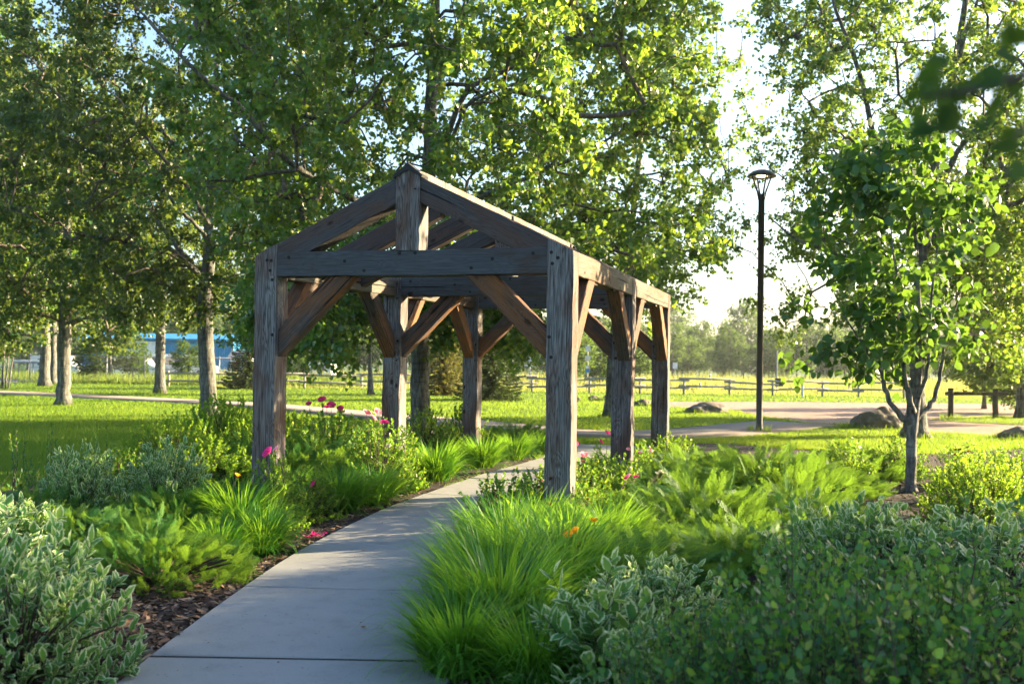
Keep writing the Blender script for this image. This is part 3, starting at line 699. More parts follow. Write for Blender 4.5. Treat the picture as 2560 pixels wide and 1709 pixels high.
tree('poplar_tree', 'poplar with a straight clean trunk between the lawn path and the far road', 'tree',
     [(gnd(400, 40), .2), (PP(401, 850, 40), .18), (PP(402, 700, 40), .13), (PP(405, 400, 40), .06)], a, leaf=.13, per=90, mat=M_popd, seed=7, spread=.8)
a = ell_world(260, 100, 46, 7.0, (4.5, 3.5, 4.8), g_, .35, 3.0)
tree('poplar_tree', 'shaded poplar far left, next to a thinner trunk by the far road', 'tree',
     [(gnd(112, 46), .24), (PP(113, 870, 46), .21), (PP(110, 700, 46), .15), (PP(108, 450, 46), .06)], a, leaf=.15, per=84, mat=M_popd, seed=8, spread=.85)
a = ell_world(160, 140, 50, 7.0, (3.2, 3, 4.2), g_, .35, 3.4)
tree('poplar_tree', 'thin trunked poplar standing at the road edge behind the far left poplar', 'tree',
     [(gnd(133, 49.5), .16), (PP(134, 860, 49.5), .14), (PP(135, 600, 49.5), .07)], a, leaf=.16, per=72, mat=M_popd, seed=9, spread=.85)
a = ell_world(420, -30, 33, 8.0, (3.6, 3.5, 6.2), g_, .35, 2.0)
tree('poplar_tree', 'tall sunlit poplar cut off by the left edge of the view', 'tree',
     [(gnd(-70, 34), .2), (PP(-60, 600, 34), .15), (PP(-50, 100, 34), .06)], a, leaf=.12, per=100, seed=10, spread=.65)
# right hand trees
a = np.concatenate([ell_world(640, 2330, 22.3, 7.4, (4.4, 3.6, 5.6), g_, .35, 3.0), boxpts(30, 1960, 2200, 560, 800, 19.5, 22.5, g_), boxpts(90, 2330, 2640, 560, 900, 20.5, 24, g_), np.array([PP(x, y, 24.8) for x, y in [(1905, 400), (1950, 360), (1935, 430), (1975, 470), (1960, 540), (1860, 560), (1850, 620), (1930, 600), (1990, 650), (1940, 690), (1900, 760), (1985, 760), (2010, 800), (1960, 820), (2030, 730)]])])
T7 = tree('poplar_tree', 'big pale trunked poplar behind the young tree at the right', 'tree',
     [(gnd(2287, 21.8), .26), (PP(2292, 950, 21.8), .15), (PP(2300, 760, 21.7), .14), (PP(2305, 600, 21.6), .12), (PP(2340, 380, 21.5), .1), (PP(2390, 150, 21.4), .08), (PP(2440, -150, 21.3), .04)], a,
     extra=[L((2300, 620, 21.6, .08), (2200, 420, 21, .06), (2150, 180, 20.6, .045), (2080, 0, 20.3, .03)), L((2300, 690, 21.6, .06), (2100, 640, 21, .04), (1990, 600, 20.5, .025), (1920, 540, 20.2, .012)),
            L((2310, 560, 21.6, .08), (2390, 380, 21.2, .06), (2470, 290, 20.9, .05), (2570, 200, 20.6, .03)), L((2303, 640, 21.6, .07), (2420, 470, 20.8, .05), (2560, 420, 20.4, .04)),
            L((2370, 250, 21.5, .06), (2420, 60, 21, .04), (2470, -60, 21, .02))], leaf=.082, per=114, seed=12)
a = np.concatenate([ell_world(330, 2640, 29, 5.4, (3.6, 4, 4.6), g_, .35, 1.3), boxpts(40, 2440, 2600, 760, 930, 27, 31, g_)])
tree('poplar_tree', 'dense tree with a dark trunk beside the log rail at the right edge', 'tree',
     [(gnd(2553, 30), .16), (PP(2556, 850, 30), .14), (PP(2560, 600, 30), .09), (PP(2570, 300, 30), .04)], a, leaf=.11, per=110, seed=13, mat=M_popd)
# young tree
a = np.concatenate([ell_world(120, 2225, 12.4, 3.0, (1.0, .9, 1.75), g_, .3, 1.0), boxpts(26, 2000, 2420, 760, 900, 12, 12.9, g_), boxpts(16, 2150, 2460, 420, 640, 12, 12.8, g_)])
tree('young_tree', 'young smooth barked tree forking low into upright stems, growing in the right bed', 'tree',
     [(gnd(2277, 12.6), .07), (PP(2277, 1150, 12.5), .062), (PP(2281, 1060, 12.5), .066), (PP(2296, 960, 12.5), .045), (PP(2298, 800, 12.5), .034), (PP(2290, 600, 12.5), .022), (PP(2280, 420, 12.5), .01)], a,
     extra=[L((2279, 1062, 12.5, .045), (2240, 1030, 12.4, .034), (2215, 985, 12.35, .028), (2205, 930, 12.3, .022), (2150, 850, 12.2, .014), (2110, 790, 12.1, .008)),
            L((2284, 1050, 12.5, .04), (2330, 1010, 12.6, .03), (2350, 950, 12.65, .024), (2360, 860, 12.7, .016), (2410, 700, 12.8, .008)),
            L((2285, 1030, 12.45, .035), (2262, 950, 12.3, .027), (2258, 800, 12.2, .02), (2230, 600, 12.1, .01)), L((2290, 1010, 12.5, .03), (2320, 930, 12.3, .022), (2325, 780, 12.2, .016), (2350, 560, 12.1, .008)),
            L((2276, 1040, 12.5, .03), (2262, 940, 12.7, .022), (2200, 760, 12.8, .014), (2140, 560, 12.9, .008))],
     leaf=.125, per=28, tw=4, spread=.27, mat=M_chok, bmat=M_dbark, tmpl=LEAF_OV, seed=14, tw_r=.005, droop=.7)

# distant trees, three built once and repeated
FAR = []
for i in range(3):
    base = np.array([0., 400+20*i, 0]); g = np.random.default_rng(40+i); hgt = (8.5, 7, 9.5)[i]
    q = in_ell(90, (0, 0, hgt*.56), (1.9, 1.9, hgt*.44), g, .45)+np.array([0, 0, 0]); q = q[q[:, 2] > .8]
    FAR.append(tree('distant_tree', 'young hazy green tree in the tree belt beyond the meadow', 'tree', [((0, 0, 0), .12), ((.1, 0, hgt*.5), .08), ((0, 0, hgt*.95), .02)], q, leaf=.3, per=44, tw=4, spread=.7, mat=M_far, tmpl=LEAF_Q, seed=50+i, tw_r=.016, sides=3, twigs=False, k=6, group='trees of the far belt'))
first = [True]*3
spots = []
g = np.random.default_rng(8)
for px in np.arange(1290, 2700, 27): spots.append((px+g.uniform(-14, 14), g.uniform(120, 165), g.uniform(.65, 1.0)))
for px in np.arange(1250, 2800, 48): spots.append((px+g.uniform(-20, 20), g.uniform(180, 260), g.uniform(1.2, 1.7)))
for px in np.arange(-300, 1300, 46): spots.append((px+g.uniform(-20, 20), g.uniform(110, 170), g.uniform(.9, 1.4)))
for i, (px, D, sc) in enumerate(spots):
    k = i % 3; o = FAR[k] if first[k] else copy_tree(FAR[k]); first[k] = False
    o.location = Vector(gnd(px, D)); o.rotation_euler = (0, 0, g.uniform(0, 6.3)); s_ = sc*g.uniform(.9, 1.1); o.scale = (s_*g.uniform(1.0, 1.5), s_*g.uniform(1.0, 1.5), s_)
# nearer yellow-green bushes behind the rail fence
for i, (px, D, sc, lab) in enumerate([(1425, 60, .42, 'yellow green bush beyond the rail fence, seen left of the middle right post'), (1500, 64, .4, 'dark green bush beyond the fence behind the sign pole'), (1390, 70, .55, 'tall yellowish bush behind the fence at the right front post'), (1600, 75, .45, 'round bush beyond the meadow seen between the right posts'),
        (240, 56, .34, 'dark leafy bush growing through the wire fence'), (470, 55.5, .26, 'small yellowing bush in front of the blue building'), (330, 57, .3, 'sunlit bush behind the wire fence'), (720, 62, .4, 'green bush seen just right of the front left post'), (1170, 66, .5, 'bushy tree behind the golden spruce'), (2460, 36, .36, 'dark bush growing behind the log rail'), (2545, 33, .3, 'low bush at the foot of the dark trunk by the log rail')]):
    copy_tree(FAR[i % 3], gnd(px, D), i*1.3, (sc*1.7, sc*1.7, sc), lab, 'bushes beyond the lawn').name = 'bush'

# spruces
def spruce(name, label, loc, h, r, seed, n=34, gold=False):
    g = np.random.default_rng(seed); root = empty(name, loc); tag(root, label, 'tree')
    mb = MB(); mb.tube([(0, 0, -.02), (0, 0, h*.5), (0, 0, h)], [.03*h, .02*h, .004], 8); mb.build('trunk', M_twig, root, True)
    pos, dr, P0, P1 = [], [], [], []
    for z in np.arange(.18, h*.98, h/n):
        f = 1-z/h; Lb = r*(f**.85)*1.0+.06
        for a in np.linspace(0, 6.283, int(5+6*f), endpoint=False)+g.uniform(0, 6):
            Lq = Lb*g.uniform(.75, 1.1); d = np.array([math.cos(a), math.sin(a), 0])
            t = np.linspace(.08, 1, max(3, int(Lq/.08)))
            q = d*t[:, None]*Lq+np.array([0, 0, 1])*(z-.28*Lq*t+.22*Lq*t**3)[:, None]
            P0 += list(q[:-1]); P1 += list(q[1:])
            m = 9; qq = np.repeat(q, m, 0)+g.normal(size=(len(q)*m, 3))*.015
            sd = np.cross(d, [0, 0, 1]); dirs = d*.7+sd*g.uniform(-1, 1, (len(qq), 1))+np.array([0, 0, -.25])+g.normal(size=(len(qq), 3))*.2
            pos.append(qq); dr.append(dirs)
    pos = np.concatenate(pos); dr = np.concatenate(dr)
    Vl, Fl, rv = leaves(pos, dr, rand_dirs(len(pos), g)+[0, 0, 1], .11*(.6+.6*g.random(len(pos))), (LEAF_Q[0]*np.array([.7, 1, 1]), LEAF_Q[1]), g)
    V2, F2 = tubes(P0, P1, np.full(len(P0), .012), np.full(len(P0), .008), 3)
    link('branches', np_mesh('branches', V2, [F2], M_twig), root)
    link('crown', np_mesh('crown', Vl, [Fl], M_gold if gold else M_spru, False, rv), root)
M_gold = leaf_mat('golden_spruce_needles', [(.08, .1, .02), (.14, .15, .025), (.2, .17, .03)], (.3, .28, .04), .25, .6, .3)  # yellower needles for one of the spruces
spruce('spruce_tree', 'dark green spruce between the middle and front right posts', gnd(1228, 37.5), 3.9, 1.35, 1)
spruce('spruce_tree', 'golden spruce seen through the middle of the pergola', gnd(1108, 42), 3.6, 1.25, 2, gold=True)
spruce('spruce_tree', 'small spruce half hidden behind the front left post', gnd(622, 46), 3.7, 1.25, 3)
# multi-stemmed shrub at the left edge
a = ell_world(110, 12, 42, 3.4, (1.5, 1.5, 2.2), g_, .3, 1.0)
tree('tall_shrub', 'tall many stemmed shrub at the far left edge of the lawn', 'shrub', [(gnd(5, 42), .05), (PP(14, 800, 42), .03), (PP(20, 700, 42), .01)], a,
     extra=[[(gnd(5+dx, 42), .035), (PP(10+dx*2.2, 830, 42), .025), (PP(12+dx*3, 720, 42), .01)] for dx in (-14, -8, 8, 15)], leaf=.12, per=70, seed=20, mat=M_popd, bmat=M_dbark)
for i, (px, D) in enumerate([(277, 54.6), (927, 41)]):
    a = ell_world(60, px, D, 2.9 if i == 0 else 3.4, (1.1, 1.1, 1.5), g_, .3, 1.2)
    tree('sapling', ['crooked sapling growing by the wire fence', 'thin dark sapling in front of the rail fence, seen through the pergola'][i], 'tree', [(gnd(px, D), .1 if i == 0 else .12), (PP(px-3, 880, D), .07), (PP(px, 820, D), .03)], a, leaf=.13, per=60, seed=30+i, mat=M_popd, bmat=M_dbark)
# out-of-focus branch close to the camera
M_cot0 = leaf_mat('dark_near_leaves', [(.012, .05, .01), (.02, .07, .012), (.04, .09, .014)], (.2, .28, .03), .4, .6, .2)  # dark olive green foliage of the near branch
root = empty('leafy_branch', PP(2640, 180, 1.02)); tag(root, 'out of focus dark leafy branch hanging close at the top right corner', 'branch')
o0 = PP(2640, 180, 1.02); g = np.random.default_rng(3)
br = [PP(2760, 60, 1.05), PP(2560, 190, 1.02), PP(2420, 230, 1.0), PP(2300, 240, 1.0)]; br2 = [PP(2760, 200, 1.05), PP(2600, 250, 1.02), PP(2540, 350, 1.0)]
mb = MB(); mb.tube(np.array(br)-o0, [.008, .006, .004, .002], 6); mb.build('twig', M_twig, root, True); mb = MB(); mb.tube(np.array(br2)-o0, [.007, .005, .002], 6); mb.build('twig', M_twig, root, True)
lp = np.array([PP(x+g.normal()*18, y+g.normal()*18, 1.0+g.normal()*.04) for x, y in [(2330, 180), (2360, 200), (2390, 170), (2430, 210), (2460, 220), (2400, 250), (2340, 260), (2310, 300), (2300, 250), (2370, 290), (2540, 60), (2560, 110), (2530, 130), (2560, 170), (2545, 330), (2560, 370), (2550, 190), (2440, 180), (2500, 200), (2560, 220), (2330, 210), (2350, 230), (2570, 90), (2570, 360), (2480, 60), (2500, 90), (2420, 150), (2290, 200), (2350, 330), (2520, 260), (2590, 140), (2600, 300), (2410, 300)]])
Vl, Fl, rv = leaves(lp-o0, g.normal(size=(len(lp), 3))*.6+np.array([-.4, 0, -.5]), -FWD+g.normal(size=(len(lp), 3))*.5, .034, LEAF_OV, g)
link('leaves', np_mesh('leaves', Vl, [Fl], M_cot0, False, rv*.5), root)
# trees outside the view whose shade falls over the near beds and the lawn
SHADE = [(12.5, 7.0, .85, 0.4), (17.5, 9.2, 1.0, 1.9), (22, 3.5, 1.0, 3.1), (15.5, 2.0, .9, 5.0), (24.5, 9.5, 1.0, 2.2)]
for i, (lat, D, sc, rz) in enumerate(SHADE):
    p = CAM+HR*lat+HX*D; p[2] = 0
    copy_tree(T7 if i % 2 else T2, p, rz, sc, 'poplar standing outside the right edge of the view', 'poplars outside the view')

# ================================================================ bed plants
def shoots(n, r, h, Ls, nl, leaf, g, tmpl, up=.6, out=.6, opp=True, ang=.8, rmin=.15, wob=.15, base_h=.0, tall=0.):
    """leafy shoots filling a dome; returns leaf arrays and stem segments"""
    d = rand_dirs(n, g); d[:, 2] = np.abs(d[:, 2])*1.0
    rad = (rmin+(1-rmin)*g.random(n)**.45)
    tip = d*rad[:, None]*np.array([r, r, h])
    tip[:, 2] = np.maximum(tip[:, 2], .06)+base_h*g.random(n)+tall*(g.random(n) < .14)*g.random(n)*1.3
    dirn = nrm(np.stack([d[:, 0]*out, d[:, 1]*out, np.full(n, up)], 1)+g.normal(size=(n, 3))*.22)
    Lr = Ls*(.6+.7*g.random(n)); st = tip-dirn*Lr[:, None]; st[:, 2] = np.maximum(st[:, 2], .02)
    t = (np.arange(nl)+.6)/nl
    pos = st[:, None]+(tip-st)[:, None]*t[None, :, None]
    side = nrm(np.cross(dirn, rand_dirs(n, g))); side2 = np.cross(dirn, side)
    th = (np.arange(nl)*2.4)[None, :]+g.random((n, 1))*6.3
    sd = side[:, None]*np.cos(th)[..., None]+side2[:, None]*np.sin(th)[..., None]
    PS, DS = [], []
    for sg in ((1, -1) if opp else (1,)):
        PS.append(pos.reshape(-1, 3)); a_ = ang*(1.15-.75*t)[None, :, None]
        DS.append((dirn[:, None]*1.0+sd*sg*a_*1.6).reshape(-1, 3))
    PS = np.concatenate(PS); DS = np.concatenate(DS)+g.normal(size=(len(PS), 3))*wob
    ND = rand_dirs(len(PS), g)*.5+np.array([0, 0, 1.])
    Vl, Fl, rv = leaves(PS, DS, ND, leaf*(.6+.6*g.random(len(PS))), tmpl, g)
    base = st*np.array([.12, .12, 0]); mid = (base+st)/2+np.array([0, 0, .08*h]); mid[:, 2] = np.minimum(mid[:, 2], st[:, 2])
    P0 = np.concatenate([base, mid, st]); P1 = np.concatenate([mid, st, tip]); k = n
    return Vl, Fl, rv, P0, P1, len(PS)
def shrub_proto(name, seed, n, r, h, Ls, nl, leaf, mat, tmpl, smat=M_stem, sr=.005, uv=False, **kw):
    g = np.random.default_rng(seed); Vl, Fl, rv, P0, P1, m = shoots(n, r, h, Ls, nl, leaf, g, tmpl, **kw)
    k = len(P0)//3; r0 = np.r_[np.full(k, sr*1.6), np.full(k, sr*1.2), np.full(k, sr*.7)]; r1 = np.r_[np.full(k, sr*1.2), np.full(k, sr*.7), np.full(k, sr*.2)]
    V2, F2 = tubes(P0, P1, r0, r1, 4)
    return np_mesh('leaves', Vl, [Fl], mat, False, rv, leaf_uv(m, tmpl) if uv else None), np_mesh('stems', V2, [F2], smat)
def place(name, label, cat, protos, px, D, sc, rz=None, group=None, zo=0.0, rs_=None):
    o = empty(name, gnd(px, D)+np.array([0, 0, zo]), rz if rz is not None else (px*.7) % 6.28); tag(o, label, cat, group)
    o.scale = sc if isinstance(sc, tuple) else (sc, sc, sc)
    for me in protos: link(me.name.split('.')[0], me, o)
    return o
DOG = [shrub_proto('dogwood', 60+i, 300, .85, .82, .22, 5, .088, M_dog, LEAF_DG, uv=True, up=.75, out=.7, ang=.85, wob=.22) for i in range(2)]
COT = [shrub_proto('cotoneaster', 70+i, 300, .85, 1.06, .5, 17, .042, M_cot, LEAF_OV, up=1.2, out=.3, opp=False, ang=.75, sr=.005, rmin=.35, tall=.22) for i in range(2)]
ROSE = [shrub_proto('rose', 80+i, 260, .6, .75, .22, 10, .038, M_rose, LEAF_OV, up=.7, out=.7, ang=.9, sr=.003, wob=.3) for i in range(3)]
SPIR = [shrub_proto('spirea', 90+i, 560, .8, .85, .2, 12, .032, M_spir, LEAF_OV, up=.8, out=.6, ang=.9, sr=.003, wob=.3, rmin=.3) for i in range(2)]
def day_proto(seed, n, r, h, wd=.0065):
    g = np.random.default_rng(seed); az = g.random(n)*6.283; e0 = R(90)-np.abs(g.normal(size=n))*R(24)-R(3); bend = g.uniform(.7, 2.0, n)*(1.1-.3*(e0/R(90)))
    Lb = (h*1.25)*(.55+.6*g.random(n)); K = 6
    hz = np.stack([np.cos(az), np.sin(az), 0*az], 1); b0 = hz*(g.random(n)**.5*r*.28)[:, None]+g.normal(size=(n, 3))*[.02, .02, 0]
    pts = [b0]; e = e0.copy()
    for k in range(K):
        s1 = Lb/K; pts.append(pts[-1]+hz*(np.cos(e)*s1)[:, None]+np.array([0, 0, 1])*(np.sin(e)*s1)[:, None]); e = e-bend/K*(.5+1.3*(k+1)/K)
        pts[-1][:, 2] = np.maximum(pts[-1][:, 2], .012)
    side = np.stack([-np.sin(az), np.cos(az), 0*az+.15], 1); tw_ = g.normal(size=(n, 1))*.5
    side = nrm(side+hz*tw_); V = []
    for k in range(K+1):
        wk = wd*(.6+.8*min(1, 4*k/K*.6))*(1-(k/K)**2.2)+.0004; V += [pts[k]-side*wk, pts[k]+side*wk]
    V = np.stack(V, 1); m = 2*(K+1); q = np.array([[2*k, 2*k+1, 2*k+3, 2*k+2] for k in range(K)])
    Fc = (np.arange(n)*m)[:, None, None]+q[None]
    return np_mesh('blades', V.reshape(-1, 3), [Fc.reshape(-1, 4)], M_day, False, np.repeat(g.random(n), K))
DAY = [day_proto(100+i, 1200, .6, .5, .0048) for i in range(3)]
def spray_template():
    V, Fc = [], []
    def tri(p, d, l, wv):
        s_ = np.array([-d[1], d[0], 0])*wv; n = len(V); V.extend([p-s_, p+s_, p+d*l]); Fc.append((n, n+1, n+2))
    g = np.random.default_rng(1)
    tri(np.zeros(3), np.array([0, 1., .0]), 1.0, .010)
    for i in range(13):
        t = .1+.9*i/13; p = np.array([0, t, 0.])
        for sg in (-1, 1):
            l = (.22*(1-t)+.08)*g.uniform(.8, 1.2); a = R(38); d = np.array([sg*math.sin(a), math.cos(a), g.uniform(-.25, .3)]); d /= np.linalg.norm(d)
            tri(p, d, l, .010)
            for j in range(4):
                pj = p+d*l*(.25+.2*j)
                for s2 in (-1, 1):
                    a2 = math.atan2(d[0], d[1])+s2*.6; d2 = np.array([math.sin(a2), math.cos(a2), g.uniform(-.3, .4)]); tri(pj, d2/np.linalg.norm(d2), l*.36, .009)
    return np.array(V), np.array(Fc)
SPR = spray_template()
def jun_proto(seed, n, r, h):
    g = np.random.default_rng(seed); az = g.random(n)*6.283; q = g.random(n)**.6
    lay = g.random(n); base = np.stack([np.cos(az)*q*r*.85, np.sin(az)*q*r*.85, h*(1-(q**2)*.75)*(.25+.6*lay)-.05], 1)
    el = R(12)+g.random(n)*R(34); a2 = az+g.normal(size=n)*.5
    # most sprays also lean the same way
    D = np.stack([np.cos(a2)*np.cos(el), np.sin(a2)*np.cos(el), np.sin(el)], 1); D = nrm(D+np.array([.35, -.1, .05])); N = nrm(rand_dirs(n, g)*1.1+np.array([0, 0, 1.]))
    T, Fs = SPR; X = nrm(np.cross(D, N)); Z = np.cross(X, D); Ls = (.14+.17*g.random(n))[:, None, None]
    T2 = T.copy(); droop = -.12*T[:, 1]**2
    V = base[:, None]+Ls*(X[:, None]*T[None, :, :1]+D[:, None]*T[None, :, 1:2]+Z[:, None]*(T[:, 2]+droop)[None, :, None])
    Fc = (np.arange(n)*len(T))[:, None, None]+Fs[None]; rv = np.clip(g.random(n)[:, None]*.6+.4*T[Fs[:, 0], 1][None, :]+g.normal(size=(n, len(Fs)))*.08, 0, 1)
    me = np_mesh('sprays', V.reshape(-1, 3), [Fc.reshape(-1, 3)], M_jun, False, rv.ravel())
    k = 60; a3 = g.random(k)*6.283; rr = r*(.4+.5*g.random(k)); P1_ = np.stack([np.cos(a3)*rr, np.sin(a3)*rr, h*.4*np.ones(k)], 1); P0_ = P1_*[.1, .1, .1]
    V2, F2 = tubes(P0_, P1_, np.full(k, .012), np.full(k, .005), 4)
    return me, np_mesh('stems', V2, [F2], M_stem)
JUN = [jun_proto(110+i, 700, 1.1, .5) for i in range(3)]

def lab_place(rows, name, cat, protos, group):
    for i, r_ in enumerate(rows):
        px, D, sc, lab = r_[:4]; me = protos[i % len(protos)]; me = me if isinstance(me, tuple) else (me,)
        if len(me) == 1:
            o = link(name, me[0]); o.location = Vector(gnd(px, D)); o.rotation_euler = (0, 0, (px*.7+i) % 6.28); o.scale = sc if isinstance(sc, tuple) else (sc,)*3; tag(o, lab, cat, group)
        else: o = place(name, lab, cat, me, px, D, sc, None, group)
        if len(r_) > 4: globals()[r_[4]] = o
lab_place([
 (1250, 5.75, 1.15, 'large arching grass clump at the near right edge of the path'), (1215, 6.7, 1.0, 'grass clump spilling over the path just behind the largest one'),
 (1400, 6.5, 1.1, 'bright grass clump left of the white edged shrub'), (1270, 7.6, 1.05, 'grass clump overhanging the path below the dried rose heads'),
 (1430, 7.5, 1.0, 'grass clump with the double yellow flower'), (1345, 8.4, .9, 'upright grass clump in front of the front right post'), (1520, 8.2, .9, 'grass clump with a single yellow flower beside the juniper'),
 (1560, 6.9, .8, 'grass clump half hidden behind the white edged shrub'), (1330, 6.9, 1.05, 'grass clump in the middle of the right bank of clumps'), (1150, 5.15, (.8, .8, .85), 'lowest grass clump at the bottom edge of the view beside the path'), (1330, 5.0, (.8, .8, .8), 'small grass clump at the bottom edge under the white edged shrub'),
 (655, 8.15, (.62, .62, .78), 'small sunlit yellow clump at the left path edge'), (545, 7.9, .68, 'green clump left of the small sunlit one'), (600, 9.0, .95, 'dark green clump in front of the front left post'), (520, 9.3, .75, 'thin clump between the junipers and the front left post'),
 (850, 10.5, .9, 'dense green clump between the left posts'), (935, 11.0, .8, 'yellow tipped clump touching the middle left post'),
 (1088, 13.2, .98, 'round clump right of the middle left post'), (1205, 14.8, .86, 'clump in front of the back left post'), (1285, 16.0, .8, 'smaller clump beyond the back left post'), (1345, 17.0, .7, 'farthest clump beside the front right post'), (720, 11.2, .7, 'clump of fine blades behind the front left post')],
 'grass_clump', 'grass', DAY, 'grass clumps along the path')
lab_place([
 (395, 7.2, (.62, .62, .9), 'dark juniper at the left path edge beside the variegated shrub'), (235, 8.1, .8, 'spreading juniper behind the near left variegated shrub'), (450, 8.9, (.68, .68, .9), 'juniper in front of the pale variegated shrub'),
 (60, 8.8, .9, 'juniper at the left edge of the view'), (310, 9.7, .75, 'juniper just behind the pale variegated shrubs'), (790, 12.6, (.95, .95, 1.3), 'sunlit yellow green juniper between the left posts'), (640, 12.5, (.9, .9, 1.2), 'sunlit juniper behind the front left post'),
 (1290, 18.5, .9, 'dark juniper by the crossing path beyond the back left post'), (1600, 8.3, .72, 'bright green juniper behind the grass clumps on the right'), (1735, 9.3, (1.0, 1.0, 1.2), 'feathery juniper in the middle of the right bed'),
 (1880, 11.2, (1.1, 1.1, 1.5), 'tall mounded juniper near the lamp post'), (1740, 12.6, 1.05, 'juniper reaching towards the crossing path'), (1960, 9.6, (.8, .8, 1), 'juniper with sunny tips left of the young tree'), (1640, 10.8, (.85, .85, 1.1), 'shaded juniper behind the roses'), (1790, 7.4, .85, 'juniper behind the glossy dark shrub'),
 (2120, 14.2, .95, 'dark low juniper in the back right bed'), (1590, 13.8, .8, 'juniper at the foot of the back right post'), (2010, 12.3, .95, 'juniper at the lawn edge right of the lamp post'), (1660, 6.9, (.75, .75, .9), 'feathery juniper spilling towards the white edged shrub'), (1930, 7.9, .8, 'juniper between the variegated shrub and the middle of the right bed')],
 'juniper_shrub', 'shrub', JUN, 'spreading junipers')
lab_place([
 (45, 4.9, (.72, .72, 1.0), 'large variegated shrub filling the near left corner'), (-90, 5.9, .95, 'variegated shrub cut by the left edge of the view'), (20, 8.0, .62, 'variegated shrub at the left edge behind the larger one'), (195, 9.2, (.6, .6, .98), 'variegated shrub with one shoot standing above it'), (420, 9.8, (.62, .62, 1.0), 'pale sunlit variegated shrub in front of the yellow bushes'),
 (1640, 5.5, .68, 'variegated shrub mostly hidden by the glossy shrub'), (2120, 6.8, (.8, .8, .95), 'variegated shrub behind the glossy shrub'), (2270, 6.6, (1, 1, .85), 'wide variegated shrub in front of the young tree'), (2500, 6.4, (1.1, 1.1, .92), 'variegated shrub at the right edge')],
 'variegated_shrub', 'shrub', DOG, 'variegated shrubs')
lab_place([
 (1960, 3.9, (.8, .8, .86), 'glossy dark shrub in the near foreground right of the path'), (2190, 3.6, (1.05, 1.05, .86), 'glossy dark shrub in the middle of the near right corner'), (2540, 3.9, (1.1, 1.1, .88), 'glossy dark shrub at the right edge of the foreground'), (1730, 4.0, (.62, .62, .66), 'low end of the glossy shrubs next to the path clumps'), (2380, 4.7, (1, 1, .8), 'glossy shrub behind the near right ones'), (2110, 4.6, (.85, .85, .86), 'glossy shrub between the near ones and the variegated shrubs')],
 'glossy_shrub', 'shrub', COT, 'glossy dark shrubs of the right foreground')
lab_place([
 (1395, 9.9, 1.0, 'rose bush with one bright pink bloom at the front right post', 'RA'), (1510, 10.6, .95, 'rose bush with fading blooms beside the middle right post', 'RB'), (1590, 12.4, .85, 'rose bush climbing in front of the back right post', 'RC'), (1255, 9.0, (.85, .85, .85), 'rose bush reaching over the path with dried heads', 'RD'),
 (760, 9.9, (.75, .75, .75), 'rose bush with a low pink bloom between grass clumps', 'RE'), (690, 9.3, (.6, .6, 1.0), 'rose shoots with a pink bloom in front of the front left post', 'RF'), (830, 13.6, (1.3, 1.3, 1.3), 'rose bush topped with dark pink blooms', 'RG'), (955, 12.0, (1.0, 1.0, 1.3), 'rose bush with light pink blooms at the middle left post', 'RH'),
 (1160, 16.0, (.9, .9, 1.3), 'leafy rose bush at the back left post', 'RI'), (1070, 17.0, 1.1, 'rose bush behind the round grass clump', 'RJ'), (1680, 14.6, .8, 'rose bush at the corner of the crossing path', 'RK'), (2110, 13.4, .85, 'rose bush left of the young tree', 'RL'), (2240, 14.2, .85, 'rose bush behind the young tree', 'RM'), (2410, 13.2, .85, 'rose bush with dark spent heads right of the young tree', 'RN'), (2530, 12.0, .9, 'rose bush at the right edge of the back bed', 'RO'),
 (1450, 9.0, .75, 'rose bush with spent heads above the grass clumps', 'RP'), (2440, 9.6, .7, 'rose bush behind the right hand variegated shrubs', 'RQ'), (1370, 9.2, (.7, .7, .8), 'rose bush hiding the foot of the front right post', 'RT'), (1940, 10.9, .8, 'rose bush with orange young leaves in front of the dark gap', 'RR'), (290, 11.4, .8, 'orange tinged rose at the left lawn edge', 'RS')],
 'rose_bush', 'rose', ROSE, 'rose bushes of the beds')
lab_place([(430, 13.2, 1.0, 'rounded yellow green bush at the left lawn edge'), (560, 14.8, (1.1, 1.1, 1.25), 'tall yellow green bush left of the front left post'), (640, 14.0, (.9, .9, 1.0), 'yellow green bush just behind the front left post'), (740, 14.8, (1.1, 1.1, 1.0), 'bright yellow green bush right of the front left post'), (520, 11.8, (1, 1, .75), 'low yellow green bush in front of the rounded one'), (2460, 10.2, .9, 'yellow green bush at the right end of the back bed')],
 'yellow_green_bush', 'shrub', SPIR, 'yellow green bushes')
DOG2 = [shrub_proto('dogwood', 66, 74, .45, .72, .26, 4, .105, M_dog, LEAF_DG, uv=True, up=.7, out=.8, ang=.9, sr=.005)]
lab_place([(1500, 4.9, 1.0, 'white edged variegated shrub at the centre right')], 'variegated_shrub', 'shrub', DOG2, 'variegated shrubs')
# tall thin stems at the left edge
THIN = [shrub_proto('stems', 120, 26, .4, .95, .5, 16, .045, M_cot, LEAF_EL, up=1.2, out=.12, opp=False, ang=.6, rmin=.5)]
lab_place([(30, 11.0, 1.0, 'tall thin dark stems at the left edge'), (120, 11.4, (.9, .9, 1.0), 'tall thin stems right of the leftmost ones'), (235, 12.2, (.7, .7, .8), 'thin reddish stems at the lawn edge on the left')], 'tall_weed', 'plant', THIN, 'tall thin stems by the left lawn edge')

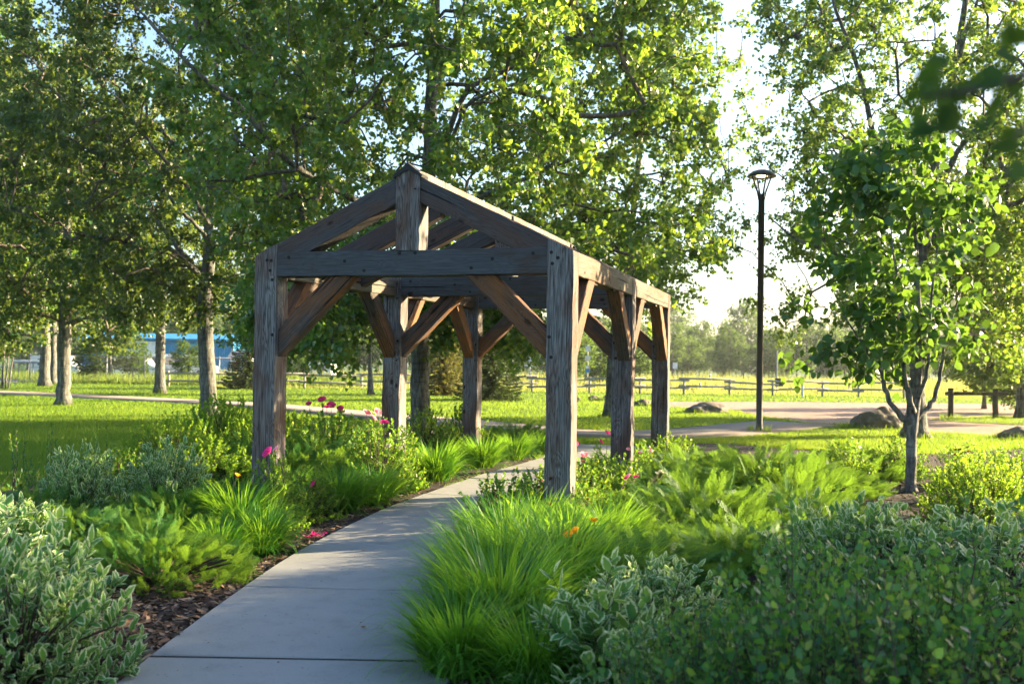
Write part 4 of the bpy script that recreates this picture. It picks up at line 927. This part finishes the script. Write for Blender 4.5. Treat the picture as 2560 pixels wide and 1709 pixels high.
# blooms
def bloom_mesh(name, rad, mat, rings, g):
    V, Fc, rv = [], [], []
    for ri, (n, tilt, sc) in enumerate(rings):
        for k in range(n):
            a = 6.283*k/n+ri*.6+g.uniform(-.15, .15); l = rad*sc; c, s_ = math.cos(a), math.sin(a); ct, st = math.cos(tilt), math.sin(tilt)
            rows = []
            for t, w_ in ((.12, .12), (.5, .42), (.82, .46), (1.0, .2)):
                rr_ = l*(t*ct); z = l*(t*st)+l*.1*t*t
                for u_ in (-1, 0, 1): rows.append((c*rr_-s_*u_*w_*l, s_*rr_+c*u_*w_*l, z+abs(u_)*.14*l+g.uniform(-.03, .03)*l))
            b = len(V); V += rows
            for i in range(3):
                for j in range(2): Fc.append((b+i*3+j, b+(i+1)*3+j, b+(i+1)*3+j+1, b+i*3+j+1)); rv.append(g.random())
    return np_mesh(name, np.array(V), [np.array(Fc)], mat, True, rv)
g = np.random.default_rng(9)
BL = [bloom_mesh('flower', .045, M_petal, [(6, .25, 1), (5, .8, .8), (4, 1.2, .55)], g), bloom_mesh('flower', .042, M_petal, [(5, .35, 1), (5, .7, .85), (4, 1.1, .6)], g)]
M_pale = leaf_mat('pale_petals', [(.7, .2, .4), (.78, .4, .55)], (.85, .4, .5), .35, .5, .3)
BLP = bloom_mesh('flower', .04, M_pale, [(5, .5, 1), (5, .9, .8)], g)
M_wht = leaf_mat('white_heads', [(.6, .58, .5), (.75, .7, .62)], (.7, .65, .5), .3, .6, .2); BLW = bloom_mesh('flower', .02, M_wht, [(8, .5, 1), (6, 1.0, .9)], g)
BLY = bloom_mesh('flower', .055, M_ypet, [(6, .55, 1), (5, 1.0, .8)], g)
BLD = bloom_mesh('spent_head', .018, M_dry, [(7, .3, 1), (5, .9, 1)], g)
def flower(root, me, px, py, D, s=1.0, cane=True):
    p = PP(px, py, D); bpy.context.view_layer.update()
    inv = root.matrix_world.inverted(); q = inv@Vector(p); S_ = root.scale
    o = link(me.name.split('.')[0], me, root); o.location = q; s *= 1.2; o.scale = (s/S_[0], s/S_[1], s/S_[2])
    v = Vector((g.normal()*.35, g.normal()*.35, 1)); v -= Vector(FWD)*.7; o.rotation_euler = v.to_track_quat('Z', 'Y').to_euler()
    if cane:
        mb = MB(); b = np.array(q)*[.5, .5, 0]; b[2] = .02; m = (b+np.array(q))/2+[0, 0, .06]
        mb.tube([b, m, np.array(q)], [.0035, .003, .002], 5); mb.build('stem', M_stem, root, True)
for rt_, me, px, py, D, s_ in [(RA, BL[0], 1438, 1118, 9.75, 1.0), (RA, BLP, 1458, 1140, 9.7, .9), (RB, BL[1], 1501, 1105, 10.8, .75), (RB, BL[0], 1518, 1083, 11, .7), (RA, BLP, 1414, 1178, 9.3, .8), (RA, BLP, 1350, 1205, 9.3, .75), (RP, BLP, 1572, 1192, 9.8, .7), (RP, BL[0], 1591, 1193, 9.8, .6), (RP, BL[1], 1566, 1197, 9.6, .6),
        (RC, BLP, 1626, 1127, 11.8, .7), (RC, BLP, 1598, 1133, 11.5, .7), (RB, BLP, 1570, 1125, 11, .6), (RP, BLW, 1642, 1185, 9.9, 1.0), (RP, BLW, 1652, 1180, 9.9, 1.0), (RP, BLW, 1659, 1185, 9.9, 1), (RP, BLW, 1577, 1172, 10, 1),
        (RE, BL[0], 786, 1210, 9.8, .8), (RE, BLP, 699, 1214, 9.4, .6), (RF, BL[1], 669, 1134, 9.2, 1.0), (RF, BLP, 690, 1126, 9.3, .7),
        (RG, BL[0], 806, 1001, 13.2, 1.15), (RG, BL[1], 772, 1011, 13.2, .9), (RG, BL[0], 828, 1015, 13.2, 1.2), (RG, BL[1], 817, 1020, 13.1, 1), (RG, BL[0], 851, 1022, 13.3, .9),
        (RH, BLP, 916, 1035, 11.4, 1.1), (RH, BLP, 943, 1033, 11.4, 1.1), (RH, BLP, 934, 1048, 11.3, 1.0), (RH, BL[0], 960, 1059, 11.2, 1.1), (RH, BLW, 971, 1117, 11.2, 1.4)]: flower(rt_, me, px, py, D, s_)
for rt_, cx, cy_, D, n, sp in [(RD, 1255, 1243, 8.9, 10, 14), (RD, 1218, 1275, 8.7, 6, 12), (RP, 1460, 1262, 8.7, 12, 12), (RP, 1385, 1270, 8.5, 6, 10), (RA, 1430, 1165, 9.6, 8, 16), (RD, 1360, 1215, 9.0, 8, 20), (RN, 2410, 1130, 12.4, 10, 12), (RN, 2460, 1175, 11.8, 6, 10)]:
    for _ in range(n): flower(rt_, BLD, cx+g.normal()*sp, cy_+g.normal()*sp*.7, D+g.normal()*.1, 1.0, False)
GC = {o['label']: o for o in C.objects if o.name.startswith('grass_clump')}
for lab, px, py, D, s_ in [('grass clump with the double yellow flower', 1421, 1341, 6.3, .55), ('grass clump with the double yellow flower', 1440, 1331, 6.35, .55), ('grass clump with a single yellow flower beside the juniper', 1485, 1305, 6.9, .5), ('thin clump between the junipers and the front left post', 592, 1190, 8.7, .45)]:
    flower(GC[lab], BLY, px, py, D, s_)
# ================================================================ small things on the ground
g = np.random.default_rng(15)
n = 46; c0 = G(785, 1346); a_ = G(817, 1340)-G(755, 1352)
pp_ = np.array([c0+a_*g.uniform(-.5, .5)+np.array([g.normal()*.03, g.normal()*.03, .03+g.random()*.01]) for _ in range(n)])
Vl, Fl, rv = leaves(pp_-c0, g.normal(size=(n, 3))*[1, 1, .2], np.tile([0, 0, 1.], (n, 1))+g.normal(size=(n, 3))*.3, .028, LEAF_OV, g)
o = link('fallen_petals', np_mesh('fallen_petals', Vl, [Fl], M_petal, False, rv)); o.location = Vector(c0); tag(o, 'scatter of fallen magenta petals on the mulch at the path edge', 'petals')
M_dl = leaf_mat('dead_leaf', [(.2, .06, .02), (.3, .1, .03)], (.3, .1, .03), .2, .7, .2)
for px, py, lab in [(903, 1385, 'small reddish dead leaf on the middle of the path'), (901, 1580, 'small tan dead leaf on the near part of the path'), (1005, 1330, 'tiny dead leaf on the path near the grass clumps')]:
    c0 = G(px, py); Vl, Fl, rv = leaves(np.array([[0, 0, 0.]]), np.array([[1., .4, .1]]), np.array([[0, 0, 1.]]), .035, LEAF_OV, g)
    o = link('dead_leaf', np_mesh('dead_leaf', Vl, [Fl], M_dl, False, rv)); o.location = (c0[0], c0[1], .034); tag(o, lab, 'leaf', 'dead leaves on the path')

n = 420; p_, D_ = wedge(n*4, 4.9, 14, -.45, .25, g); p_ = p_[inside(p_, PATHPOLY)][:n]; n = len(p_)
e_ = np.abs(g.normal(size=n))
Vl, Fl, rv = leaves(p_+[0, 0, .0335], g.normal(size=(n, 3))*[1, 1, .1], np.tile([0, 0, 1.], (n, 1))+g.normal(size=(n, 3))*.3, .006+.012*g.random(n)**3, LEAF_Q, g)
tag(link('path_litter', np_mesh('path_litter', Vl, [Fl], M_chip, False, rv)), 'tiny dark specks of bark and leaf litter strewn on the concrete path', 'litter', kind='stuff')
# ---------------------------------------------------------------- boulders
import mathutils.noise as mn
M_rock = (lambda b: (b.col(b.mix(b.ramp(b.noise(b.coord(), 9, 5), [(.5, (0, 0, 0)), (.7, (1, 1, 1))]), b.ramp(b.noise(b.coord(), 3, 6, .7), [(.3, (.09, .075, .065)), (.7, (.24, .2, .17))]), (.1, .11, .06))), b.rough(.9), b.bump(b.noise(b.coord(), 14, 6, .7), 1, .03), b.m)[-1])(NB('lichen_granite'))
import bmesh
for i, (x0, x1, y0, y1, lab, flat) in enumerate([(1714, 1834, 1005, 1036, 'broad flat grey boulder on the grass left of the lamp post', 1), (2136, 2256, 1022, 1073, 'angular brown boulder at the gravel edge left of the young tree', 0), (2502, 2590, 1066, 1100, 'small tan boulder at the right edge of the lawn', 0), (1586, 1640, 999, 1017, 'grey boulder partly behind the back right post', 1), (1466, 1508, 990, 1004, 'pale boulder seen between the front and middle right posts', 1), (1504, 1530, 991, 1005, 'small dark boulder touching the pale one', 0), (1434, 1456, 995, 1006, 'small pale stone beside the front right post', 0)]):
    D = 1.618*F/(y1-3-(892+.0136*(x1-1280))); c = gnd((x0+x1)/2, D); wd = (x1-x0)/F*D; ht = (y1-y0)/F*D
    bm = bmesh.new(); bmesh.ops.create_icosphere(bm, subdivisions=5, radius=1)
    for v in bm.verts:
        q = v.co.normalized(); d_ = 1+.28*mn.noise(q*1.3+Vector((i*7, 0, 0)))+.12*mn.noise(q*3.1+Vector((i*7, 3, 0)))+.05*mn.noise(q*6+Vector((i, i, 0)))+.02*mn.noise(q*19)-.07*abs(mn.noise(q*2.2+Vector((5, i, 1))))
        if not flat: 
            fac = max(abs(mn.noise(q*.8+Vector((3*i, 1, 2)))), .0); d_ += .2*fac
        v.co = Vector((q.x*d_*wd*.5, q.y*d_*wd*.42, q.z*d_*ht*.95))
    me = bpy.data.meshes.new('boulder'); bm.to_mesh(me); bm.free(); me.materials.append(M_rock); me.polygons.foreach_set('use_smooth', [True]*len(me.polygons))
    o = link('boulder', me); o.location = Vector(c)-Vector((0, 0, ht*.08)); o.rotation_euler = (0, 0, -YAW+.1); tag(o, lab, 'boulder', 'boulders on the lawn')

# longer unmown grass round boulders, trunks and posts
g = np.random.default_rng(31); TP = []
for o in list(C.objects):
    if o.name.startswith('boulder'): TP += [(np.array(o.location), .5*max(o.dimensions[0], .6), 260)]
for px, D in ((1052, 21), (523, 25.8), (158, 30), (400, 40), (2287, 21.6), (1898, 23.4), (1521, 27.7), (112, 46), (2376, 29.7), (2489, 29.7), (622, 46), (1228, 37.5)): TP.append((gnd(px, D), .22, 120))
q = np.concatenate([c+np.stack([np.cos(t)*r_*rr_, np.sin(t)*r_*rr_, 0*t], 1) for c, r_, n in TP for t, rr_ in [(g.random(n)*6.283, .85+.45*g.random(n))]]); q[:, 2] = hterr((q-CAM)@HX)
Vb, Fb = blades(q, .07+.13*g.random(len(q)), .012+.01*g.random(len(q)), g, .35)
tag(link('grass_tufts', np_mesh('grass_tufts', Vb, [Fb], M_grass, False, g.random(len(q)))), 'longer grass left unmown around the boulders trunks and posts', 'grass', kind='stuff')
# ---------------------------------------------------------------- lamp post
M_black = simple('black_powder_coat', (.012, .013, .015), .35, spec=.6)
lp = gnd(1898, 23.4); root = empty('street_lamp', lp); tag(root, 'tall slim black lamp post with a round hooded head beside the crossing path', 'street lamp')
mb = MB(); mb.lathe([(.12, 0), (.12, .02), (.085, .03), (.078, .1), (.073, .12), (.073, 5.33), (.085, 5.34), (.085, 5.45), (.06, 5.46)], 24); mb.build('pole', M_black, root, True)
for k in range(4):
    a = k*math.pi/2+.5; mb = MB(); c, s_ = math.cos(a), math.sin(a)
    mb.tube([(c*.07, s_*.07, 5.38), (c*.1, s_*.1, 5.5), (c*.235, s_*.235, 5.86)], [.026, .022, .018], 8); mb.build('arm', M_black, root, True)
mb = MB(); mb.lathe([(.02, 6.02), (.12, 6.01), (.22, 5.98), (.3, 5.92), (.335, 5.875), (.33, 5.85), (.31, 5.845), (.25, 5.86), (.2, 5.875), (.02, 5.88)][::-1], 32); mb.build('cap', M_black, root, True)
b = NB('lit_lens'); b.b.inputs['Base Color'].default_value = (.9, .8, .5, 1); b.b.inputs['Emission Color'].default_value = (1, .8, .35, 1); b.b.inputs['Emission Strength'].default_value = 1.6
mb = MB(); mb.lathe([(.01, 5.852), (.1, 5.855), (.125, 5.864), (.125, 5.876)], 28); mb.build('lens', b.m, root, True)

# ---------------------------------------------------------------- fences, signs, buildings
M_rail = simple('weathered_rail_wood', (.36, .33, .29), .85, sc=9, var=.35)
def beam(p0, p1, r, mat, parent, name, org, k=7):
    mb = MB(); p0, p1 = np.array(p0)-org, np.array(p1)-org; mb.tube([p0, (p0+p1)/2+rng.normal(size=3)*.015, p1], [r, r*.95, r*.9], k); return mb.build(name, mat, parent, True)
fp = [(420, 966), (620, 968), (760, 970), (903, 971.5), (1040, 974), (1190, 977), (1330, 980), (1474, 982.5), (1600, 984), (1710, 986), (1824, 988), (1932, 990.5), (2057, 992), (2146, 994), (2260, 996)]
pts = [G(*q) for q in fp]; org = pts[3].copy(); rf = empty('rail_fence', org); tag(rf, 'low grey split rail fence running across the far side of the lawn', 'fence')
for i, p in enumerate(pts): beam(p-[0, 0, .05], p+[0, 0, .74], .06, M_rail, rf, 'post', org)
for i in range(len(pts)-1):
    for z in (.30, .62):
        u_ = nrm(pts[i+1]-pts[i]); beam(pts[i]-u_*.25+[0, 0, z+rng.normal()*.03+(.07 if i % 2 else 0)], pts[i+1]+u_*.25+[0, 0, z+rng.normal()*.03+(.07 if i % 2 else 0)], .05, M_rail, rf, 'rail', org)
org = gnd(2375, 29.7); rf = empty('log_rail', org); tag(rf, 'dark log barrier on two thick posts at the right side of the gravel', 'fence')
M_dlog = simple('dark_log', (.07, .06, .05), .85, sc=8, var=.4)
q0, q1 = gnd(2376, 29.7), gnd(2489, 29.7)
for q in (q0, q1): beam(q, q+[0, 0, .88], .085, M_dlog, rf, 'post', org, 10)
beam(q0+[0, 0, .72]-nrm(q1-q0)*.15, q1+[0, 0, .74]+nrm(q1-q0)*.35, .055, M_dlog, rf, 'rail', org, 8)
# wire fence
M_galv = simple('galvanised_steel', (.3, .31, .32), .5, metal=.6)
cp0, cp1 = gnd(-120, 54.3), gnd(640, 56); org = cp0.copy(); wf = empty('wire_fence', org); tag(wf, 'grey chain link fence with steel posts behind the far road at the left', 'fence')
nseg = 8
for i in range(nseg+1):
    q = cp0+(cp1-cp0)*i/nseg; beam(q, q+[0, 0, 1.5], .035, M_galv, wf, 'post', org)
for z in (1.42, .75, .12): beam(cp0+[0, 0, z], cp1+[0, 0, z], .018, M_galv, wf, 'rail', org, 5)
Lf = np.linalg.norm(cp1-cp0); uf = (cp1-cp0)/Lf; t = np.arange(0, Lf-1.4, .11); A0 = cp0-org+uf*t[:, None]+[0, 0, .1]; A1 = A0+uf*1.3+[0, 0, 1.3]; B0 = A0+[0, 0, 1.3]; B1 = A0+uf*1.3
Vw, Fw = tubes(np.r_[A0, B0], np.r_[A1, B1], np.full(2*len(t), .0025), np.full(2*len(t), .0025), 3); link('mesh', np_mesh('mesh', Vw, [Fw], M_galv), wf)
# helper for oriented boxes: local x = lateral to the right, y = away from the camera
def frame_at(px, D, turn=0):
    o = gnd(px, D); return o, -YAW*-1+turn
def bld(name, label, cat, px, D, turn=0.0):
    o = gnd(px, D); e = empty(name, o, math.atan2(HR[1], HR[0])+turn); tag(e, label, cat); return e
def bx(name, x0, x1, y0, y1, z0, z1, mat, par, label=None):
    mb = MB(); mb.box(x0, x1, y0, y1, z0, z1); o = mb.build(name, mat, par)
    if label: o['label'] = label
    return o
def corrug(name, colr):
    b = NB(name); wv = b.n('ShaderNodeTexWave'); wv.inputs['Scale'].default_value = 2.2; b.l(b.coord(), wv.inputs['Vector'])
    b.col(b.mix(b.noise(b.coord(), 2, 4), tuple(x*.85 for x in colr), colr)); b.rough(.5); b.bump(wv.outputs[0], .6, .05); return b.m
M_blue = corrug('blue_corrugated_steel', (.01, .22, .47)); M_white = simple('white_paint', (.7, .71, .72), .5); M_glass = simple('dark_glass', (.03, .05, .08), .1, spec=.8)
M_brown = simple('brown_door_paint', (.16, .07, .035), .6); M_tyre = simple('tyre_rubber', (.015, .015, .016), .8); M_grey = simple('grey_steel', (.2, .21, .22), .5)
e = bld('blue_building', 'bright blue metal building beyond the wire fence at the left', 'building', 393, 84, .12)
bx('wall', -6, 6, 0, 9, 0, 3.0, M_blue, e)
mb = MB(); mb.add([(-6.3, -.3, 3.0), (6.3, -.3, 3.0), (6.3, 4.5, 3.5), (-6.3, 4.5, 3.5), (-6.3, 9.3, 3.0), (6.3, 9.3, 3.0), (-6.3, -.3, 3.15), (6.3, -.3, 3.15), (6.3, 4.5, 3.65), (-6.3, 4.5, 3.65), (-6.3, 9.3, 3.15), (6.3, 9.3, 3.15)], [(0, 3, 2, 1), (3, 4, 5, 2), (6, 7, 8, 9), (9, 8, 11, 10), (0, 1, 7, 6), (4, 10, 11, 5), (1, 2, 8, 7), (2, 5, 11, 8), (0, 6, 9, 3), (3, 9, 10, 4)]); mb.build('roof', M_blue, e)
bx('trim', 5.95, 6.12, -.06, .1, 0, 2.98, M_grey, e); f = bx('door', -3.2, .2, -.05, .03, 0, 2.9, M_white, e); bx('window', 2.2, 3.6, -.05, .03, 1.1, 2.1, M_glass, e)
e = bld('white_shed', 'white shed with a brown door right of the blue building', 'shed', 594, 72)
bx('wall', -.55, .9, 0, 1.8, 0, 1.55, M_white, e); bx('door', -.42, .12, -.04, .03, .05, 1.3, M_brown, e)
mb = MB(); mb.add([(-.7, -.15, 1.55), (1.05, -.15, 1.55), (1.05, .9, 2.0), (-.7, .9, 2.0), (-.7, 1.95, 1.55), (1.05, 1.95, 1.55), (-.7, -.15, 1.6), (1.05, -.15, 1.6), (1.05, .9, 2.06), (-.7, .9, 2.06), (-.7, 1.95, 1.6), (1.05, 1.95, 1.6)], [(0, 3, 2, 1), (3, 4, 5, 2), (6, 7, 8, 9), (9, 8, 11, 10), (0, 1, 7, 6), (4, 10, 11, 5), (1, 2, 8, 7), (2, 5, 11, 8), (0, 6, 9, 3), (3, 9, 10, 4)]); mb.build('roof', M_grey, e)
e = bld('pale_house', 'pale house wall glimpsed between the left posts beyond the rail fence', 'building', 797, 76)
bx('wall', -.9, .9, 0, 3, 0, 1.5, M_white, e); bx('window', -.2, .35, -.04, .02, .6, 1.15, M_glass, e)
mb = MB(); mb.add([(-1.1, -.2, 1.5), (1.1, -.2, 1.5), (1.1, 1.5, 2.2), (-1.1, 1.5, 2.2), (-1.1, 3.2, 1.5), (1.1, 3.2, 1.5)], [(0, 1, 2, 3), (3, 2, 5, 4), (0, 3, 4), (1, 5, 2), (0, 4, 5, 1)]); mb.build('roof', M_grey, e)
def van(px, D, ln, ht, label, turn=0):
    e = bld('parked_van', label, 'van', px, D, turn); h2 = ln/2
    mb = MB(); prof = [(-h2, .35), (-h2, ht*.92), (-h2+.15, ht), (h2-1.0, ht), (h2-.55, ht*.62), (h2, ht*.5), (h2, .35)]
    n = len(prof); V = [(x, y, z) for y in (-.9, .9) for x, z in prof]
    mb.add(V, [tuple(range(n)), tuple(range(2*n-1, n-1, -1))]+[(j, j+n, (j+1) % n+n, (j+1) % n) for j in range(n)]); mb.build('body', M_white, e)
    bx('side_window', -h2+.5, h2-1.2, -.915, -.89, ht*.58, ht*.86, M_glass, e)
    for x in (-h2+.8, h2-.8):
        for y in (-.85, .85):
            mb = MB(); mb.tube([(x, y-.1, .33), (x, y+.1, .33)], .33, 16); mb.build('wheel', M_tyre, e)
van(447, 73, 5.2, 1.75, 'white van parked in front of the blue building behind the wire fence')
van(322, 70, 4.2, 1.6, 'white van parked left of the blue building', .1)
e = bld('flatbed_trailer', 'white decked trailer on thin legs behind the wire fence at the far left', 'trailer', 90, 60)
bx('deck', -1.1, 1.3, -.5, .9, 1.02, 1.16, M_white, e); bx('rail', -1.15, 1.35, -.56, -.5, .98, 1.06, M_grey, e)
for x in (-.9, 0.0, 1.1):
    for y in (-.4, .8): mb = MB(); mb.tube([(x, y, 0), (x*.9, y, 1.02)], .035, 6); mb.build('leg', M_grey, e)
van(150, 68, 3.2, 1.5, 'small white van between the two leftmost trunks')
def sign(label, px, D, h, panels, r=.03, pmat=None):
    e = bld('sign_post', label, 'sign', px, D); mb = MB(); mb.tube([(0, 0, 0), (0, 0, h)], r, 8); mb.build('pole', pmat or M_galv, e)
    for x0, x1, z0, z1, m in panels: bx('panel', x0, x1, -r-.03, -r-.005, z0, z1, m, e)
    return e
M_sblue = simple('blue_sign_face', (.05, .2, .5), .5)
sign('slim pole with small white and blue panels, between the right posts', 1468, 49, 2.25, [(-.12, .12, 1.95, 2.2, M_white), (-.13, .13, 1.5, 1.72, M_white), (-.12, .12, .92, 1.1, M_sblue), (-.1, .1, 1.14, 1.24, M_white)])
sign('pale pole with a white crosswise box on top, seen left of the front right post', 1324, 60, 1.75, [(-.32, .3, 1.2, 1.3, M_white), (-.1, .22, 1.5, 1.75, M_white)], .05, M_white)
sign('small white square sign at the meadow edge right of the back right post', 1687, 70, 1.5, [(-.16, .16, 1.2, 1.62, M_white)])
sign('small white sign near the right edge beyond the log rail', 2550, 40, 1.3, [(-.2, .2, .95, 1.3, M_white)])
sign('pale slim pole with a dark box at its foot in the meadow', 1942, 50, 2.1, [(-.1, .3, .35, .75, M_tyre)], .035)
for px, D, h, lab in [(2006, 45.5, .68, 'white marker post standing in the rail fence line'), (1750, 53, .45, 'short white marker post in the meadow'), (1775, 62, .9, 'leaning white stake in the tall meadow weeds')]:
    e = bld('marker_post', lab, 'post', px, D); mb = MB(); mb.lathe([(.06, 0), (.06, h*.95), (.04, h)], 12); mb.build('post', M_white, e); mb = MB(); mb.lathe([(.065, h*.8), (.065, h*.86)], 12); mb.build('band', M_tyre, e)

# ---------------------------------------------------------------- evening haze
b = bpy.data.materials.new('haze_air'); b.use_nodes = True; t_ = b.node_tree; t_.nodes.remove(t_.nodes['Principled BSDF'])
v = t_.nodes.new('ShaderNodeVolumePrincipled'); v.inputs['Color'].default_value = (.92, .96, 1, 1); v.inputs['Density'].default_value = .00032; v.inputs['Anisotropy'].default_value = .45
t_.links.new(v.outputs[0], t_.nodes['Material Output'].inputs['Volume'])
mb = MB(); mb.box(-900, 900, -900, 900, -5.2, 19.5); o = mb.build('haze', b); tag(o, kind='stuff')
